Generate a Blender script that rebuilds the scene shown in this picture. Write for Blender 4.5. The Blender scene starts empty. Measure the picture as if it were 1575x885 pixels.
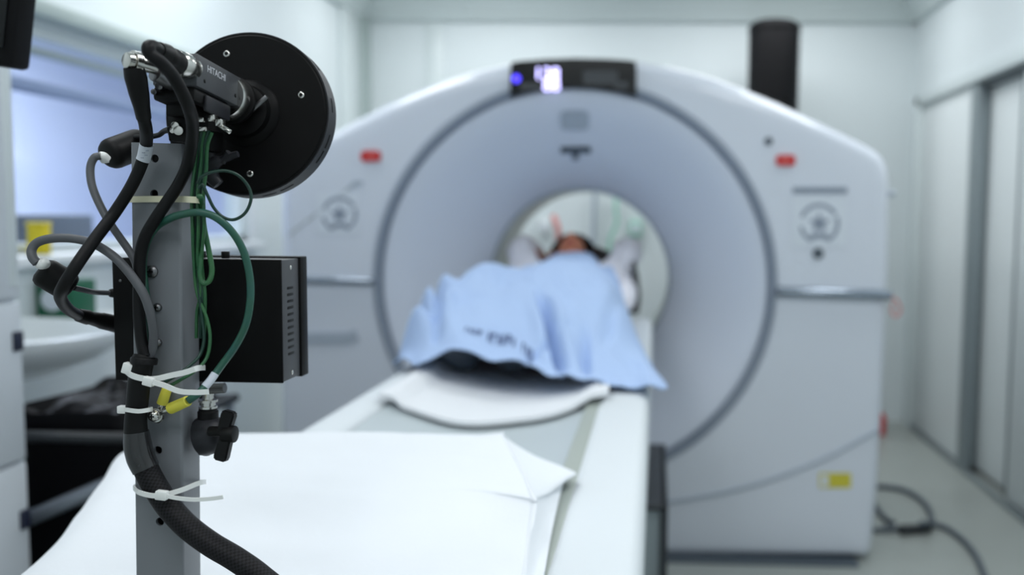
import bpy, bmesh, math, random
from mathutils import Vector, Matrix, noise
random.seed(7)
SC = bpy.context.scene
COL = SC.collection
PI = math.pi

# ------------------------------------------------------------------ camera model
F, PPX, PPY = 1400.0, 960.0, 442.5
CAM = Vector((0, 0, 1.25))
_y = Vector(((1010 - PPX) / F, -(335 - PPY) / F, -1)).normalized()
_x0 = Vector((math.cos(.012), -math.sin(.012), 0))
_x = (_x0 - _y * _x0.dot(_y)).normalized()
_z = _x.cross(_y)
RCW = Matrix((_x, _y, _z)).transposed()
RWC = RCW.transposed()
def ray(px, py): return RWC @ Vector(((px - PPX) / F, -(py - PPY) / F, -1))
def P(px, py, Y):
    d = ray(px, py); return CAM + d * ((Y - CAM.y) / d.y)
def PX(px, py, X):
    d = ray(px, py); return CAM + d * ((X - CAM.x) / d.x)
def PZ(px, py, z):
    d = ray(px, py); return CAM + d * ((z - CAM.z) / d.z)

cd = bpy.data.cameras.new('camera'); cam = bpy.data.objects.new('camera', cd); COL.objects.link(cam)
cam.matrix_world = Matrix.Translation(CAM) @ RWC.to_4x4()
cd.sensor_fit = 'HORIZONTAL'; cd.sensor_width = 36; cd.lens = 36 * F / 1575
cd.shift_x = (787.5 - PPX) / 1575; cd.shift_y = 0
cd.clip_start = .02; cd.clip_end = 60
cd.dof.use_dof = True; cd.dof.focus_distance = .735; cd.dof.aperture_fstop = 3.3
SC.camera = cam

# ------------------------------------------------------------------ materials
def lin(c):
    return tuple(((v / 255) / 12.92 if v / 255 <= .04045 else ((v / 255 + .055) / 1.055) ** 2.4) for v in c)
def mat(name, rgb, rough=.5, metal=0., var=0., scale=20., bump=0., spec=.5, coat=0., emit=None, estr=0., tint=None):
    m = bpy.data.materials.new(name); m.use_nodes = True
    nt = m.node_tree; b = nt.nodes['Principled BSDF']
    c = lin(rgb) + (1,)
    b.inputs['Base Color'].default_value = c
    b.inputs['Roughness'].default_value = rough
    b.inputs['Metallic'].default_value = metal
    b.inputs['Specular IOR Level'].default_value = spec
    b.inputs['Coat Weight'].default_value = coat
    if emit:
        b.inputs['Emission Color'].default_value = lin(emit) + (1,); b.inputs['Emission Strength'].default_value = estr
    if var or bump:
        tc = nt.nodes.new('ShaderNodeTexCoord'); n = nt.nodes.new('ShaderNodeTexNoise')
        n.inputs['Scale'].default_value = scale; n.inputs['Detail'].default_value = 4
        nt.links.new(tc.outputs['Object'], n.inputs['Vector'])
        if var:
            mx = nt.nodes.new('ShaderNodeMix'); mx.data_type = 'RGBA'
            d = lin(tint) if tint else tuple(v * (1 - var) for v in c[:3])
            mx.inputs[6].default_value = c; mx.inputs[7].default_value = tuple(d) + (1,)
            nt.links.new(n.outputs['Fac'], mx.inputs[0]); nt.links.new(mx.outputs[2], b.inputs['Base Color'])
        if bump:
            bp = nt.nodes.new('ShaderNodeBump'); bp.inputs['Strength'].default_value = bump; bp.inputs['Distance'].default_value = .002
            nt.links.new(n.outputs['Fac'], bp.inputs['Height']); nt.links.new(bp.outputs['Normal'], b.inputs['Normal'])
    return m
M = {}
M['wall'] = mat('wall_paint', (222, 230, 232), .55, var=.03, scale=3)
M['trimw'] = mat('trim_paint', (214, 223, 224), .35)
M['cornice'] = mat('cornice_gloss', (206, 216, 216), .25)
M['ceil'] = mat('ceiling_paint', (205, 212, 210), .8)
M['floor'] = mat('vinyl_floor', (166, 172, 168), .38, var=.12, scale=6)
M['door'] = mat('door_laminate', (224, 230, 231), .4)
M['doorgrey'] = mat('door_profile', (140, 150, 154), .4, metal=.3)
M['darkline'] = mat('dark_gap', (90, 98, 102), .6)
M['gantry'] = mat('scanner_cover', (216, 222, 232), .24, spec=.5, coat=.4)
M['funnel'] = mat('scanner_funnel', (214, 221, 234), .4)
M['bore'] = mat('bore_liner', (222, 228, 224), .35)
M['ring'] = mat('ring_groove', (138, 148, 162), .45)
M['seam'] = mat('seam_grey', (172, 182, 194), .5)
M['decal'] = mat('decal_grey', (138, 148, 164), .6)
M['decalp'] = mat('decal_plate', (216, 223, 231), .5)
M['rail'] = mat('rail_metal', (150, 160, 172), .22, metal=.75)
M['displ'] = mat('display_glass', (14, 15, 17), .16, spec=.4)
M['displ2'] = mat('display_dim', (62, 66, 70), .4)
M['led'] = mat('led_digits', (190, 190, 255), .5, emit=(196, 190, 255), estr=4.5)
M['ledb'] = mat('led_blue', (70, 60, 255), .5, emit=(82, 66, 255), estr=2.2)
M['red'] = mat('button_red', (200, 38, 40), .4)
M['redl'] = mat('button_red_light', (225, 110, 100), .5)
M['dark'] = mat('dark_plastic', (38, 42, 46), .45)
M['slate'] = mat('slate_plastic', (78, 88, 98), .45)
M['yellow'] = mat('sticker_yellow', (206, 196, 62), .5)
M['white'] = mat('white_plastic', (232, 236, 238), .4)
M['table'] = mat('table_white', (214, 220, 224), .6, spec=.3)
M['cradle'] = mat('cradle_grey', (182, 192, 196), .45)
M['olive'] = mat('gasket_grey', (160, 168, 162), .5)
M['pad'] = mat('pad_white', (228, 231, 235), .8, bump=.2, scale=90)
M['sheet'] = mat('sheet_white', (228, 232, 237), .85, bump=.12, scale=160)
M['blanket'] = mat('blanket_blue', (178, 201, 236), .9, var=.05, scale=9, bump=.25, tint=(170, 194, 232))
M['ink'] = mat('ink_navy', (48, 62, 110), .8)
M['gown'] = mat('gown_white', (240, 239, 248), .9, bump=.2, scale=50)
M['skin'] = mat('skin', (224, 146, 116), .55, var=.12, scale=30)
M['lid'] = mat('eyelid_skin', (206, 130, 104), .5)
M['lip'] = mat('lip', (186, 96, 88), .45)
M['hair'] = mat('hair', (34, 26, 24), .6, bump=.5, scale=180)
M['black'] = mat('black_matte', (9, 9, 10), .5, spec=.22)
M['blackc'] = mat('black_anodised', (5, 5, 6), .5, spec=.14)
M['char'] = mat('charcoal_metal', (66, 68, 72), .5, spec=.4)
M['rim'] = mat('rim_black', (36, 37, 42), .45, spec=.3)
M['cable'] = mat('cable_black', (11, 11, 13), .5, spec=.22)
M['cgrey'] = mat('cable_grey', (84, 86, 90), .48, spec=.35)
M['teal'] = mat('wire_teal', (22, 76, 80), .4, var=.6, scale=60, tint=(40, 86, 54))
M['green'] = mat('wire_green', (10, 74, 52), .38, var=.5, scale=80, tint=(56, 106, 56))
M['dgreen'] = mat('wire_dark_green', (14, 52, 42), .4)
M['post'] = mat('post_paint', (112, 116, 121), .42)
M['silver'] = mat('silver_metal', (205, 203, 198), .22, metal=1.)
M['steel'] = mat('steel_dark', (120, 120, 122), .35, metal=1.)
M['tie'] = mat('tie_white', (226, 228, 226), .4)
M['tiec'] = mat('tie_cream', (214, 212, 184), .45)
M['lug'] = mat('lug_yellow', (214, 206, 70), .45)
M['letter'] = mat('letter_white', (196, 198, 204), .5)
M['label'] = mat('label_white', (196, 202, 212), .6)
M['navy'] = mat('latch_navy', (26, 30, 52), .4)
M['cab'] = mat('cabinet_white', (206, 212, 218), .45)
M['bag'] = mat('bag_black', (6, 6, 9), .55, bump=.9, scale=14, spec=.12)
M['binp'] = mat('bin_grey', (62, 66, 76), .5)
M['tube'] = mat('tube_grey', (130, 138, 148), .35, metal=.5)
M['sink'] = mat('ceramic', (226, 232, 234), .18)
M['dkgreen'] = mat('box_green', (14, 92, 62), .5)
M['ybox'] = mat('box_yellow', (226, 204, 22), .5)
M['mint'] = mat('mint_plastic', (150, 205, 186), .5)
M['pinkred'] = mat('hose_red', (220, 146, 142), .5)
M['blueroom'] = mat('room_blue', (202, 209, 224), .8)
M['bluebar'] = mat('blind_bar', (134, 152, 188), .5)
M['slatg'] = mat('frame_greenish', (170, 184, 182), .4)
M['shrink'] = mat('heat_shrink', (40, 41, 43), .2, var=.6, scale=120, spec=.6)
M['mon'] = mat('monitor_black', (9, 9, 12), .6, spec=.15)

# braided sleeve: diagonal weave from the tube's own UV
def braid_mat():
    m = bpy.data.materials.new('braid'); m.use_nodes = True; nt = m.node_tree; b = nt.nodes['Principled BSDF']
    b.inputs['Roughness'].default_value = .55; b.inputs['Specular IOR Level'].default_value = .2
    tc = nt.nodes.new('ShaderNodeTexCoord'); mp = nt.nodes.new('ShaderNodeMapping')
    ck = nt.nodes.new('ShaderNodeTexChecker'); ck.inputs['Scale'].default_value = 1
    mp.inputs['Scale'].default_value = (26, 560, 1); mp.inputs['Rotation'].default_value = (0, 0, 0)
    nt.links.new(tc.outputs['UV'], mp.inputs['Vector']); nt.links.new(mp.outputs['Vector'], ck.inputs['Vector'])
    ck.inputs['Color1'].default_value = lin((5, 5, 6)) + (1,); ck.inputs['Color2'].default_value = lin((27, 26, 30)) + (1,)
    nt.links.new(ck.outputs['Color'], b.inputs['Base Color'])
    bp = nt.nodes.new('ShaderNodeBump'); bp.inputs['Strength'].default_value = .7; bp.inputs['Distance'].default_value = .0006
    nt.links.new(ck.outputs['Fac'], bp.inputs['Height']); nt.links.new(bp.outputs['Normal'], b.inputs['Normal'])
    return m
M['braid'] = braid_mat()
def glass_mat():
    m = bpy.data.materials.new('window_glass'); m.use_nodes = True; nt = m.node_tree
    for n in list(nt.nodes):
        if n.type != 'OUTPUT_MATERIAL': nt.nodes.remove(n)
    out = nt.nodes['Material Output']
    t = nt.nodes.new('ShaderNodeBsdfTransparent'); t.inputs[0].default_value = (.94, .96, .98, 1)
    g = nt.nodes.new('ShaderNodeBsdfGlossy'); g.inputs['Roughness'].default_value = .02
    mx = nt.nodes.new('ShaderNodeMixShader')
    mx.inputs[0].default_value = .05; nt.links.new(t.outputs[0], mx.inputs[1]); nt.links.new(g.outputs[0], mx.inputs[2])
    nt.links.new(mx.outputs[0], out.inputs[0])
    return m
M['glass'] = glass_mat()

# ------------------------------------------------------------------ object helpers
WL = {}
def finish(bm, smooth=40):
    me = bpy.data.meshes.new('m')
    bmesh.ops.recalc_face_normals(bm, faces=bm.faces)
    for f in bm.faces: f.smooth = smooth > 0
    bm.to_mesh(me); bm.free()
    if smooth > 0: me.set_sharp_from_angle(angle=math.radians(smooth))
    return me
def obj(name, bm, m, parent=None, smooth=40, label=None):
    me = finish(bm, smooth) if isinstance(bm, bmesh.types.BMesh) else bm
    me.name = name; me.materials.clear(); me.materials.append(M[m] if isinstance(m, str) else m)
    o = bpy.data.objects.new(name, me); COL.objects.link(o)
    if parent is not None:
        o.parent = parent; o.location = -WL[parent.name]
    WL[o.name] = Vector((0, 0, 0))
    if label: o['label'] = label
    return o
def tag(o, label, cat, group=None, kind=None):
    o['label'] = label; o['category'] = cat
    if group: o['group'] = group
    if kind: o['kind'] = kind
    return o
def thing(name, loc, label, cat, group=None):
    o = bpy.data.objects.new(name, None); COL.objects.link(o); o.location = loc
    o.empty_display_size = .05; WL[o.name] = Vector(loc)
    return tag(o, label, cat, group)
def struct(name, bm, m, smooth=0, label=None, parent=None):
    o = obj(name, bm, m, parent, smooth)
    if parent is None: o['kind'] = 'structure'
    if label: o['label'] = label
    return o

def B(): return bmesh.new()
def add_box(bm, lo, hi, bev=0., seg=2, mtx=None):
    t = bmesh.new(); bmesh.ops.create_cube(t, size=1)
    lo, hi = Vector(lo), Vector(hi)
    for v in t.verts:
        v.co = Vector(((lo.x + hi.x) / 2 + v.co.x * (hi.x - lo.x), (lo.y + hi.y) / 2 + v.co.y * (hi.y - lo.y), (lo.z + hi.z) / 2 + v.co.z * (hi.z - lo.z)))
    if bev: bmesh.ops.bevel(t, geom=list(t.edges), offset=bev, segments=seg, affect='EDGES', profile=.5)
    if mtx is not None: bmesh.ops.transform(t, matrix=mtx, verts=t.verts)
    merge(bm, t); return bm
def merge(bm, t):
    me = bpy.data.meshes.new('tmp'); t.to_mesh(me); t.free(); bm.from_mesh(me); bpy.data.meshes.remove(me)
def frame(d):
    d = Vector(d).normalized(); a = Vector((0, 0, 1)) if abs(d.z) < .9 else Vector((1, 0, 0))
    u = d.cross(a).normalized(); return u, u.cross(d).normalized(), d
def add_lathe(bm, p0, p1, prof, n=28, closed=False):
    """prof: (t along p0-p1 in metres, radius)"""
    p0 = Vector(p0); p1 = Vector(p1); u, w, d = frame(p1 - p0); rings = []
    for t, r in prof:
        c = p0 + d * t
        if r < 1e-6: rings.append([bm.verts.new(c)])
        else: rings.append([bm.verts.new(c + (u * math.cos(2 * PI * k / n) + w * math.sin(2 * PI * k / n)) * r) for k in range(n)])
    prs = list(zip(rings, rings[1:]))
    if closed: prs.append((rings[-1], rings[0]))
    for a, b in prs:
        for k in range(n):
            k2 = (k + 1) % n
            if len(a) == 1 and len(b) == 1: continue
            if len(a) == 1: bm.faces.new((a[0], b[k], b[k2]))
            elif len(b) == 1: bm.faces.new((a[k], a[k2], b[0]))
            else: bm.faces.new((a[k], a[k2], b[k2], b[k]))
    return bm
def add_cyl(bm, p0, p1, r, r1=None, n=24, bev=.15):
    p0 = Vector(p0); p1 = Vector(p1); L = (p1 - p0).length; r1 = r if r1 is None else r1
    b0, b1 = min(r * bev, L * .3), min(r1 * bev, L * .3)
    return add_lathe(bm, p0, p1, [(0, 0), (0, r - b0), (b0 * .3, r - b0 * .3), (b0, r), (L - b1, r1), (L - b1 * .3, r1 - b1 * .3), (L, r1 - b1), (L, 0)], n)
def spline(pts, sub=8):
    pts = [Vector(p) for p in pts]
    q = [2 * pts[0] - pts[1]] + pts + [2 * pts[-1] - pts[-2]]
    out = []
    for i in range(1, len(q) - 2):
        a, b, c, d = q[i - 1:i + 3]
        for k in range(sub):
            t = k / sub
            out.append(.5 * (2 * b + (c - a) * t + (2 * a - 5 * b + 4 * c - d) * t * t + (3 * b - a - 3 * c + d) * t ** 3))
    out.append(pts[-1]); return out
def add_tube(bm, pts, r, n=12, sub=8, closed=False, smooth=True):
    c = spline(pts, sub) if smooth else [Vector(p) for p in pts]
    N = len(c); uvl = bm.loops.layers.uv.verify()
    rr = [r] * N if not isinstance(r, (list, tuple)) else [r[min(int(i / (N - 1) * (len(r) - 1)), len(r) - 2)] * (1 - ((i / (N - 1) * (len(r) - 1)) - min(int(i / (N - 1) * (len(r) - 1)), len(r) - 2))) + r[min(int(i / (N - 1) * (len(r) - 1)), len(r) - 2) + 1] * ((i / (N - 1) * (len(r) - 1)) - min(int(i / (N - 1) * (len(r) - 1)), len(r) - 2)) for i in range(N)]
    u = None; rings = []; ln = [0.]
    for i in range(N):
        d = (c[min(i + 1, N - 1)] - c[max(i - 1, 0)]).normalized()
        if u is None: u = frame(d)[0]
        u = (u - d * u.dot(d)).normalized(); w = d.cross(u)
        rings.append([bm.verts.new(c[i] + (u * math.cos(2 * PI * k / n) + w * math.sin(2 * PI * k / n)) * rr[i]) for k in range(n)])
        if i: ln.append(ln[-1] + (c[i] - c[i - 1]).length)
    for i in range(N - 1):
        for k in range(n):
            k2 = (k + 1) % n
            f = bm.faces.new((rings[i][k], rings[i][k2], rings[i + 1][k2], rings[i + 1][k]))
            for lp, uv in zip(f.loops, ((k / n, ln[i]), ((k + 1) / n, ln[i]), ((k + 1) / n, ln[i + 1]), (k / n, ln[i + 1]))): lp[uvl].uv = uv
    for rg, i, s in ((rings[0], 0, -1), (rings[-1], N - 1, 1)):
        f = bm.faces.new(rg)
    return bm
def tube(name, pp, r, m, parent=None, n=12, sub=8):
    return obj(name, add_tube(B(), [P(*p) if len(p) == 3 else p[0] for p in pp], r, n, sub), m, parent, 60)
def add_ribbon(bm, pts, wdir, w, th, sub=6, closed=False, smooth=True):
    """flat band of width w (along wdir) and thickness th along pts"""
    c = spline(pts, sub) if smooth else [Vector(p) for p in pts]
    if closed: c = c[:-1] if (c[0] - c[-1]).length < 1e-6 else c
    wd = Vector(wdir).normalized(); N = len(c); rg = []
    for i in range(N):
        a, b = (c[(i - 1) % N], c[(i + 1) % N]) if closed else (c[max(i - 1, 0)], c[min(i + 1, N - 1)])
        d = (b - a).normalized(); wv = (wd - d * wd.dot(d)).normalized(); nn = d.cross(wv).normalized()
        rg.append([bm.verts.new(c[i] + wv * (sx * w / 2) + nn * (sy * th / 2)) for sx, sy in ((-1, -1), (1, -1), (1, 1), (-1, 1))])
    for i in range(N if closed else N - 1):
        a, b = rg[i], rg[(i + 1) % N]
        for k in range(4): bm.faces.new((a[k], a[(k + 1) % 4], b[(k + 1) % 4], b[k]))
    if not closed: bm.faces.new(rg[0]); bm.faces.new(rg[-1])
    return bm
def add_prism(bm, pts2, to3, d0, d1):
    """polygon pts2 -> to3(p, depth)"""
    a = [bm.verts.new(to3(p, d0)) for p in pts2]; b = [bm.verts.new(to3(p, d1)) for p in pts2]
    bm.faces.new(a); bm.faces.new(b); n = len(a)
    for k in range(n): bm.faces.new((a[k], a[(k + 1) % n], b[(k + 1) % n], b[k]))
    return bm
def pix_prism(bm, pix, Y, th):
    """outline read at plane Y, thickness th towards the viewer side (-Y)"""
    w = [P(x, y, Y) for x, y in pix]
    return add_prism(bm, w, lambda p, d: Vector((p.x, p.y - d, p.z)), 0, th)
def rrect(x0, y0, x1, y1, r, n=5):
    out = []
    for cx, cy, a0 in ((x1 - r, y0 + r, -90), (x1 - r, y1 - r, 0), (x0 + r, y1 - r, 90), (x0 + r, y0 + r, 180)):
        for k in range(n + 1):
            a = math.radians(a0 + 90 * k / n); out.append((cx + r * math.cos(a), cy + r * math.sin(a)))
    return out
def circ(cx, cy, r, n=20, ry=None): return [(cx + r * math.cos(2 * PI * k / n), cy + (ry or r) * math.sin(2 * PI * k / n)) for k in range(n)]
def text_mesh(s, size, extrude, mtx):
    cu = bpy.data.curves.new('txt', 'FONT'); cu.body = s; cu.size = size; cu.extrude = extrude; cu.align_x = 'CENTER'; cu.align_y = 'CENTER'
    o = bpy.data.objects.new('txt', cu); COL.objects.link(o); bpy.context.view_layer.update()
    me = bpy.data.meshes.new_from_object(o.evaluated_get(bpy.context.evaluated_depsgraph_get()))
    bpy.data.objects.remove(o); bpy.data.curves.remove(cu); me.transform(mtx); return me
def sm(a, b, x):
    t = max(0., min(1., (x - a) / (b - a))); return t * t * (3 - 2 * t)
def interp(tab, x):
    if x <= tab[0][0]: return tab[0][1]
    for (a, va), (b, vb) in zip(tab, tab[1:]):
        if x <= b:
            t = (x - a) / (b - a); return va + (vb - va) * t
    return tab[-1][1]
def cinterp(tab, x):
    """smooth interpolation through a table (Catmull-Rom)"""
    n = len(tab)
    if x <= tab[0][0]: return tab[0][1]
    if x >= tab[-1][0]: return tab[-1][1]
    for i in range(n - 1):
        if x <= tab[i + 1][0]:
            x0, y0 = tab[i]; x1, y1 = tab[i + 1]; h = x1 - x0; t = (x - x0) / h
            m0 = (y1 - tab[i - 1][1]) / (x1 - tab[i - 1][0]) if i > 0 else (y1 - y0) / h
            m1 = (tab[i + 2][1] - y0) / (tab[i + 2][0] - x0) if i + 2 < n else (y1 - y0) / h
            return (2 * t ** 3 - 3 * t * t + 1) * y0 + (t ** 3 - 2 * t * t + t) * h * m0 + (-2 * t ** 3 + 3 * t * t) * y1 + (t ** 3 - t * t) * h * m1
# ================================================================== THE ROOM
XL, XR, YB, YF, ZC = -1.84, 1.55, 5.66, -1.6, 2.64
fl = struct('floor', add_box(B(), (XL - .1, YF - .1, -.1), (XR + .25, YB + .1, 0)), 'floor')
struct('ceiling', add_box(B(), (XL - .1, YF - .1, ZC), (XR + .25, YB + .1, ZC + .1)), 'ceil')
struct('wall_back', add_box(B(), (XL - .1, YB, 0), (XR + .25, YB + .1, ZC)), 'wall')
struct('wall_front', add_box(B(), (XL - .1, YF - .1, 0), (XR + .25, YF, ZC)), 'wall')
WY0, WY1, WZ0, WZ1 = 2.2, 4.06, 1.12, 1.80
b = B()
add_box(b, (XL - .1, YF, 0), (XL, WY0, ZC)); add_box(b, (XL - .1, WY1, 0), (XL, YB, ZC))
add_box(b, (XL - .1, WY0, 0), (XL, WY1, WZ0)); add_box(b, (XL - .1, WY0, WZ1), (XL, WY1, ZC))
struct('wall_left', b, 'wall')
# right wall with the sliding door opening
DY0, DY1, DZ = 2.2, 5.48, 1.935
b = B()
add_box(b, (XR, YF, 0), (XR + .1, DY0, ZC)); add_box(b, (XR, DY1, 0), (XR + .1, YB, ZC)); add_box(b, (XR, DY0, DZ), (XR + .1, DY1, ZC))
add_box(b, (XR + .1, DY0 - .2, 0), (XR + .16, DY1 + .1, DZ + .1))
struct('wall_right', b, 'wall')
b = B()
add_box(b, (XR - .03, DY0, DZ - .012), (XR + .03, DY1 + .05, DZ + .05), .006)
add_box(b, (XR - .03, DY1 - .02, 0), (XR + .03, DY1 + .05, DZ + .045), .006)
struct('trim_1', b, 'trimw', 40)
d1 = struct('door_1', add_box(B(), (XR + .004, 4.60, .03), (XR + .044, DY1 - .022, DZ - .012), .004), 'door', 40)
obj('edge_profile', add_box(B(), (XR - .012, 4.50, .025), (XR + .046, 4.598, DZ - .014), .004), 'doorgrey', d1, 40)
d2 = struct('door_2', add_box(B(), (XR + .054, 4.08, .03), (XR + .092, 4.56, DZ - .04), .004), 'door', 40)
obj('edge_profile', add_box(B(), (XR + .030, 4.00, .025), (XR + .095, 4.08, DZ - .045), .004), 'doorgrey', d2, 40)
struct('door_3', add_box(B(), (XR + .010, 2.22, .03), (XR + .05, 3.995, DZ - .012), .004), 'door', 40)
struct('trim_2', add_box(B(), (XR + .006, DY0, DZ - .04), (XR + .10, 4.50, DZ - .014)), 'darkline')
struct('baseboard_right', add_box(B(), (XR - .012, DY0 + .02, 0), (XR + .003, DY1 - .02, .028), .004), 'doorgrey', 40)
b = B(); add_box(b, (XL, 3.0, 0), (XL + .012, YB, .08), .003)
struct('baseboard_left', b, 'slate', 40)
# cornice: stepped cove around the room
def cornice(name, a, bb, nrm):
    """profile swept straight from a to bb; nrm points into the room"""
    prof = [(0, 2.435), (.035, 2.435), (.05, 2.45), (.055, 2.475), (.075, 2.485), (.085, 2.50), (.09, 2.53), (.13, 2.56), (.135, 2.60), (.135, ZC), (0, ZC)]
    a, bb, nrm = Vector(a), Vector(bb), Vector(nrm); bm = B()
    add_prism(bm, prof, lambda p, d: Vector((a + (bb - a) * d).to_tuple()[:2] + (0,)) + nrm * p[0] + Vector((0, 0, p[1])), 0, 1)
    return struct(name, bm, 'cornice', 50)
cornice('trim_3', (XL, YB, 0), (XR, YB, 0), (0, -1, 0))
cornice('trim_4', (XL, YF, 0), (XL, YB, 0), (1, 0, 0))
cornice('trim_5', (XR, YF, 0), (XR, YB, 0), (-1, 0, 0))
# wall battens and corner boxing on the back wall
x0 = P(655, 150, YB).x; x1 = P(683, 150, YB).x
struct('trim_6', add_box(B(), (x0, YB - .012, 0), (x1, YB, 2.44), .003), 'trimw', 40)
struct('trim_7', add_box(B(), (XL, 5.25, 0), (XL + .03, YB - .10, 2.44), .004), 'trimw', 40)
struct('trim_8', add_box(B(), (XL, YB - .10, 0), (XL + .06, YB, 2.44), .004), 'slatg', 40)

# ---- window in the left wall
w = obj('window_1', add_box(add_box(add_box(add_box(B(), (XL - .09, WY0, WZ0), (XL - .02, WY0 + .05, WZ1)), (XL - .09, WY1 - .045, WZ0), (XL - .02, WY1, WZ1)), (XL - .09, WY0, WZ0), (XL - .02, WY1, WZ0 + .03)), (XL - .09, WY0, WZ1 - .03), (XL - .02, WY1, WZ1)), 'trimw', None, 0)
w['kind'] = 'structure'
obj('pane', add_box(B(), (XL - .058, WY0 + .04, WZ0 + .02), (XL - .052, WY1 - .04, WZ1 - .02)), 'glass', w, 0)
obj('transom', add_box(B(), (XL - .085, WY0 + .05, 1.605), (XL - .03, WY1 - .045, 1.640), .004), 'bluebar', w, 40)
obj('blind_rail', add_box(B(), (XL - .085, WY0 + .05, 1.722), (XL - .03, WY1 - .045, 1.742), .004), 'slatg', w, 40)
obj('window_sill', add_box(B(), (XL - .03, WY0 - .05, WZ0 - .035), (XL + .055, WY1 + .06, WZ0), .008), 'white', w, 40)
obj('window_header', add_box(B(), (XL, WY0 - .05, WZ1 + .01), (XL + .06, WY1 + .05, WZ1 + .06), .01), 'slatg', w, 40)
obj('window_frame', add_box(B(), (XL, WY1 - .005, WZ0), (XL + .012, WY1 + .055, WZ1 + .01), .004), 'white', w, 40)
# ---- the neighbouring room seen through it (shell only)
b = B()
add_box(b, (-4.6, 1.4, 0), (-4.5, 8.6, 2.6)); add_box(b, (-4.5, 8.5, 0), (XL - .1, 8.6, 2.6)); add_box(b, (-4.5, 1.4, 0), (XL - .1, 1.5, 2.6))
add_box(b, (-4.5, 1.5, -.05), (XL - .1, 8.5, 0)); add_box(b, (-4.5, 1.5, 2.55), (XL - .1, 8.5, 2.6)); add_box(b, (XL - .14, YB, 0), (XL - .1, 8.5, 2.6))
add_box(b, (XL - .104, 1.5, 0), (XL - .1005, WY0 - .01, 2.55)); 
struct('wall_neighbour', b, 'blueroom')
dk = thing('control_desk', (-2.35, 3.2, 0), 'dark control room desk console seen through window just above its sill', 'desk')
b = B(); add_box(b, (-2.75, 2.75, 1.03), (-2.02, 3.9, 1.07), .006); obj('desk_top', b, 'slate', dk)
for yy in (2.78, 3.83):
    obj('desk_leg', add_box(B(), (-2.7, yy, .004), (-2.07, yy + .04, 1.03), .004), 'slate', dk)
mo = thing('control_monitor', (-2.3, 3.2, 1.07), 'low grey monitor on control desk behind window glass', 'monitor')
obj('casing', add_box(B(), (-2.32, 2.98, 1.09), (-2.28, 3.62, 1.235), .008), 'slate', mo)
obj('stand', add_box(B(), (-2.36, 3.2, 1.07), (-2.24, 3.4, 1.09), .004), 'dark', mo)

# ---- lamps of the rooms
def area(name, loc, sx, sy, e, col=(1, 1, 1), rot=(0, 0, 0)):
    l = bpy.data.lights.new(name, 'AREA'); l.shape = 'RECTANGLE'; l.size = sx; l.size_y = sy; l.energy = e; l.color = col
    o = bpy.data.objects.new(name, l); COL.objects.link(o); o.location = loc; o.rotation_euler = rot; return o
COOL = (.955, .98, 1.0)
for lx, e1, lx2, lx3 in ((-1.0, 12, -1.35, -.95), (.70, 18, .92, .62)):
    area('ceiling_lamp', (lx, 1.0, ZC - .02), .6, 1.2, e1, COOL)
    area('ceiling_lamp', (lx2, 3.2, ZC - .02), .5, .8, 12, COOL)
    area('ceiling_lamp', (lx3, 4.9, ZC - .02), 1.0, .3, 12, COOL)
area('ceiling_lamp', (-.1, -.6, ZC - .02), 1.8, .6, 20, COOL)
area('ceiling_lamp', (-3.2, 4.6, 2.5), 1.2, 3.0, 125, (.84, .90, 1.0))
wd = bpy.data.worlds.new('world'); SC.world = wd; wd.use_nodes = True
wd.node_tree.nodes['Background'].inputs[0].default_value = (.5, .55, .6, 1); wd.node_tree.nodes['Background'].inputs[1].default_value = .1
# ================================================================== THE SCANNER
YG = 3.27
GC = P(882, 437, YG)
gx, gz = GC.x, GC.z
RO, RI, YN, YT, YR = .715, .352, 3.58, 4.02, 4.38
OUT_R = [(885, 90), (980, 93), (1040, 103), (1100, 119), (1150, 138), (1200, 159), (1260, 187), (1320, 216), (1346, 230), (1360, 242), (1367, 260), (1369, 285), (1368, 400), (1360, 600), (1351, 760), (1342, 848), (1334, 857)]
OUT_L = [(432, 850), (431, 650), (431, 300), (434, 268), (446, 248), (500, 209), (540, 187), (590, 161), (660, 131), (730, 108), (790, 95)]
poly = [P(x, y, YG + .02) for x, y in OUT_R + [(440, 855)] + OUT_L]
poly = [Vector((p.x - gx, p.z - gz)) for p in poly]
def cast(a):
    d = Vector((math.cos(a), math.sin(a))); best = 0
    for p, q in zip(poly, poly[1:] + poly[:1]):
        e = q - p; den = d.x * e.y - d.y * e.x
        if abs(den) < 1e-12: continue
        t = (p.x * e.y - p.y * e.x) / den; s = (p.x * d.y - p.y * d.x) / den
        if t > 0 and -1e-9 <= s <= 1 + 1e-9: best = max(best, t)
    return best
angs = sorted(set([2 * PI * k / 240 for k in range(240)] + [math.atan2(p.y, p.x) % (2 * PI) for p in poly]))
gs = thing('body_scanner', (gx, 3.8, 0), 'large white ring shaped body scanner with grey funnel, facing the table', 'scanner')
bm = B(); rows = []
rim = [(RO + .012, YG + .02)]
for k, a in enumerate(angs):
    R = cast(a); ca, sa = math.cos(a), math.sin(a)
    line = [(RO + .014, YG + .03), (RO + .016, YG + .004), (RO + .022, YG)]
    bv = .055
    for j in range(1, 5): line.append((RO + .022 + (R - bv - RO - .022) * j / 4, YG))
    for j in range(1, 7):
        t = j / 6 * PI / 2; line.append((R - bv + bv * math.sin(t), YG + bv * (1 - math.cos(t))))
    line += [(R, YG + .5), (R, YR - .05), (R - .03, YR), (.60, YR), (.575, YR - .01)]
    rows.append([bm.verts.new((gx + r * ca, y, gz + r * sa)) for r, y in line])
for a, bq in zip(rows, rows[1:] + rows[:1]):
    for k in range(len(a) - 1): bm.faces.new((a[k], a[k + 1], bq[k + 1], bq[k]))
obj('housing', bm, 'gantry', gs, 32)
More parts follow.
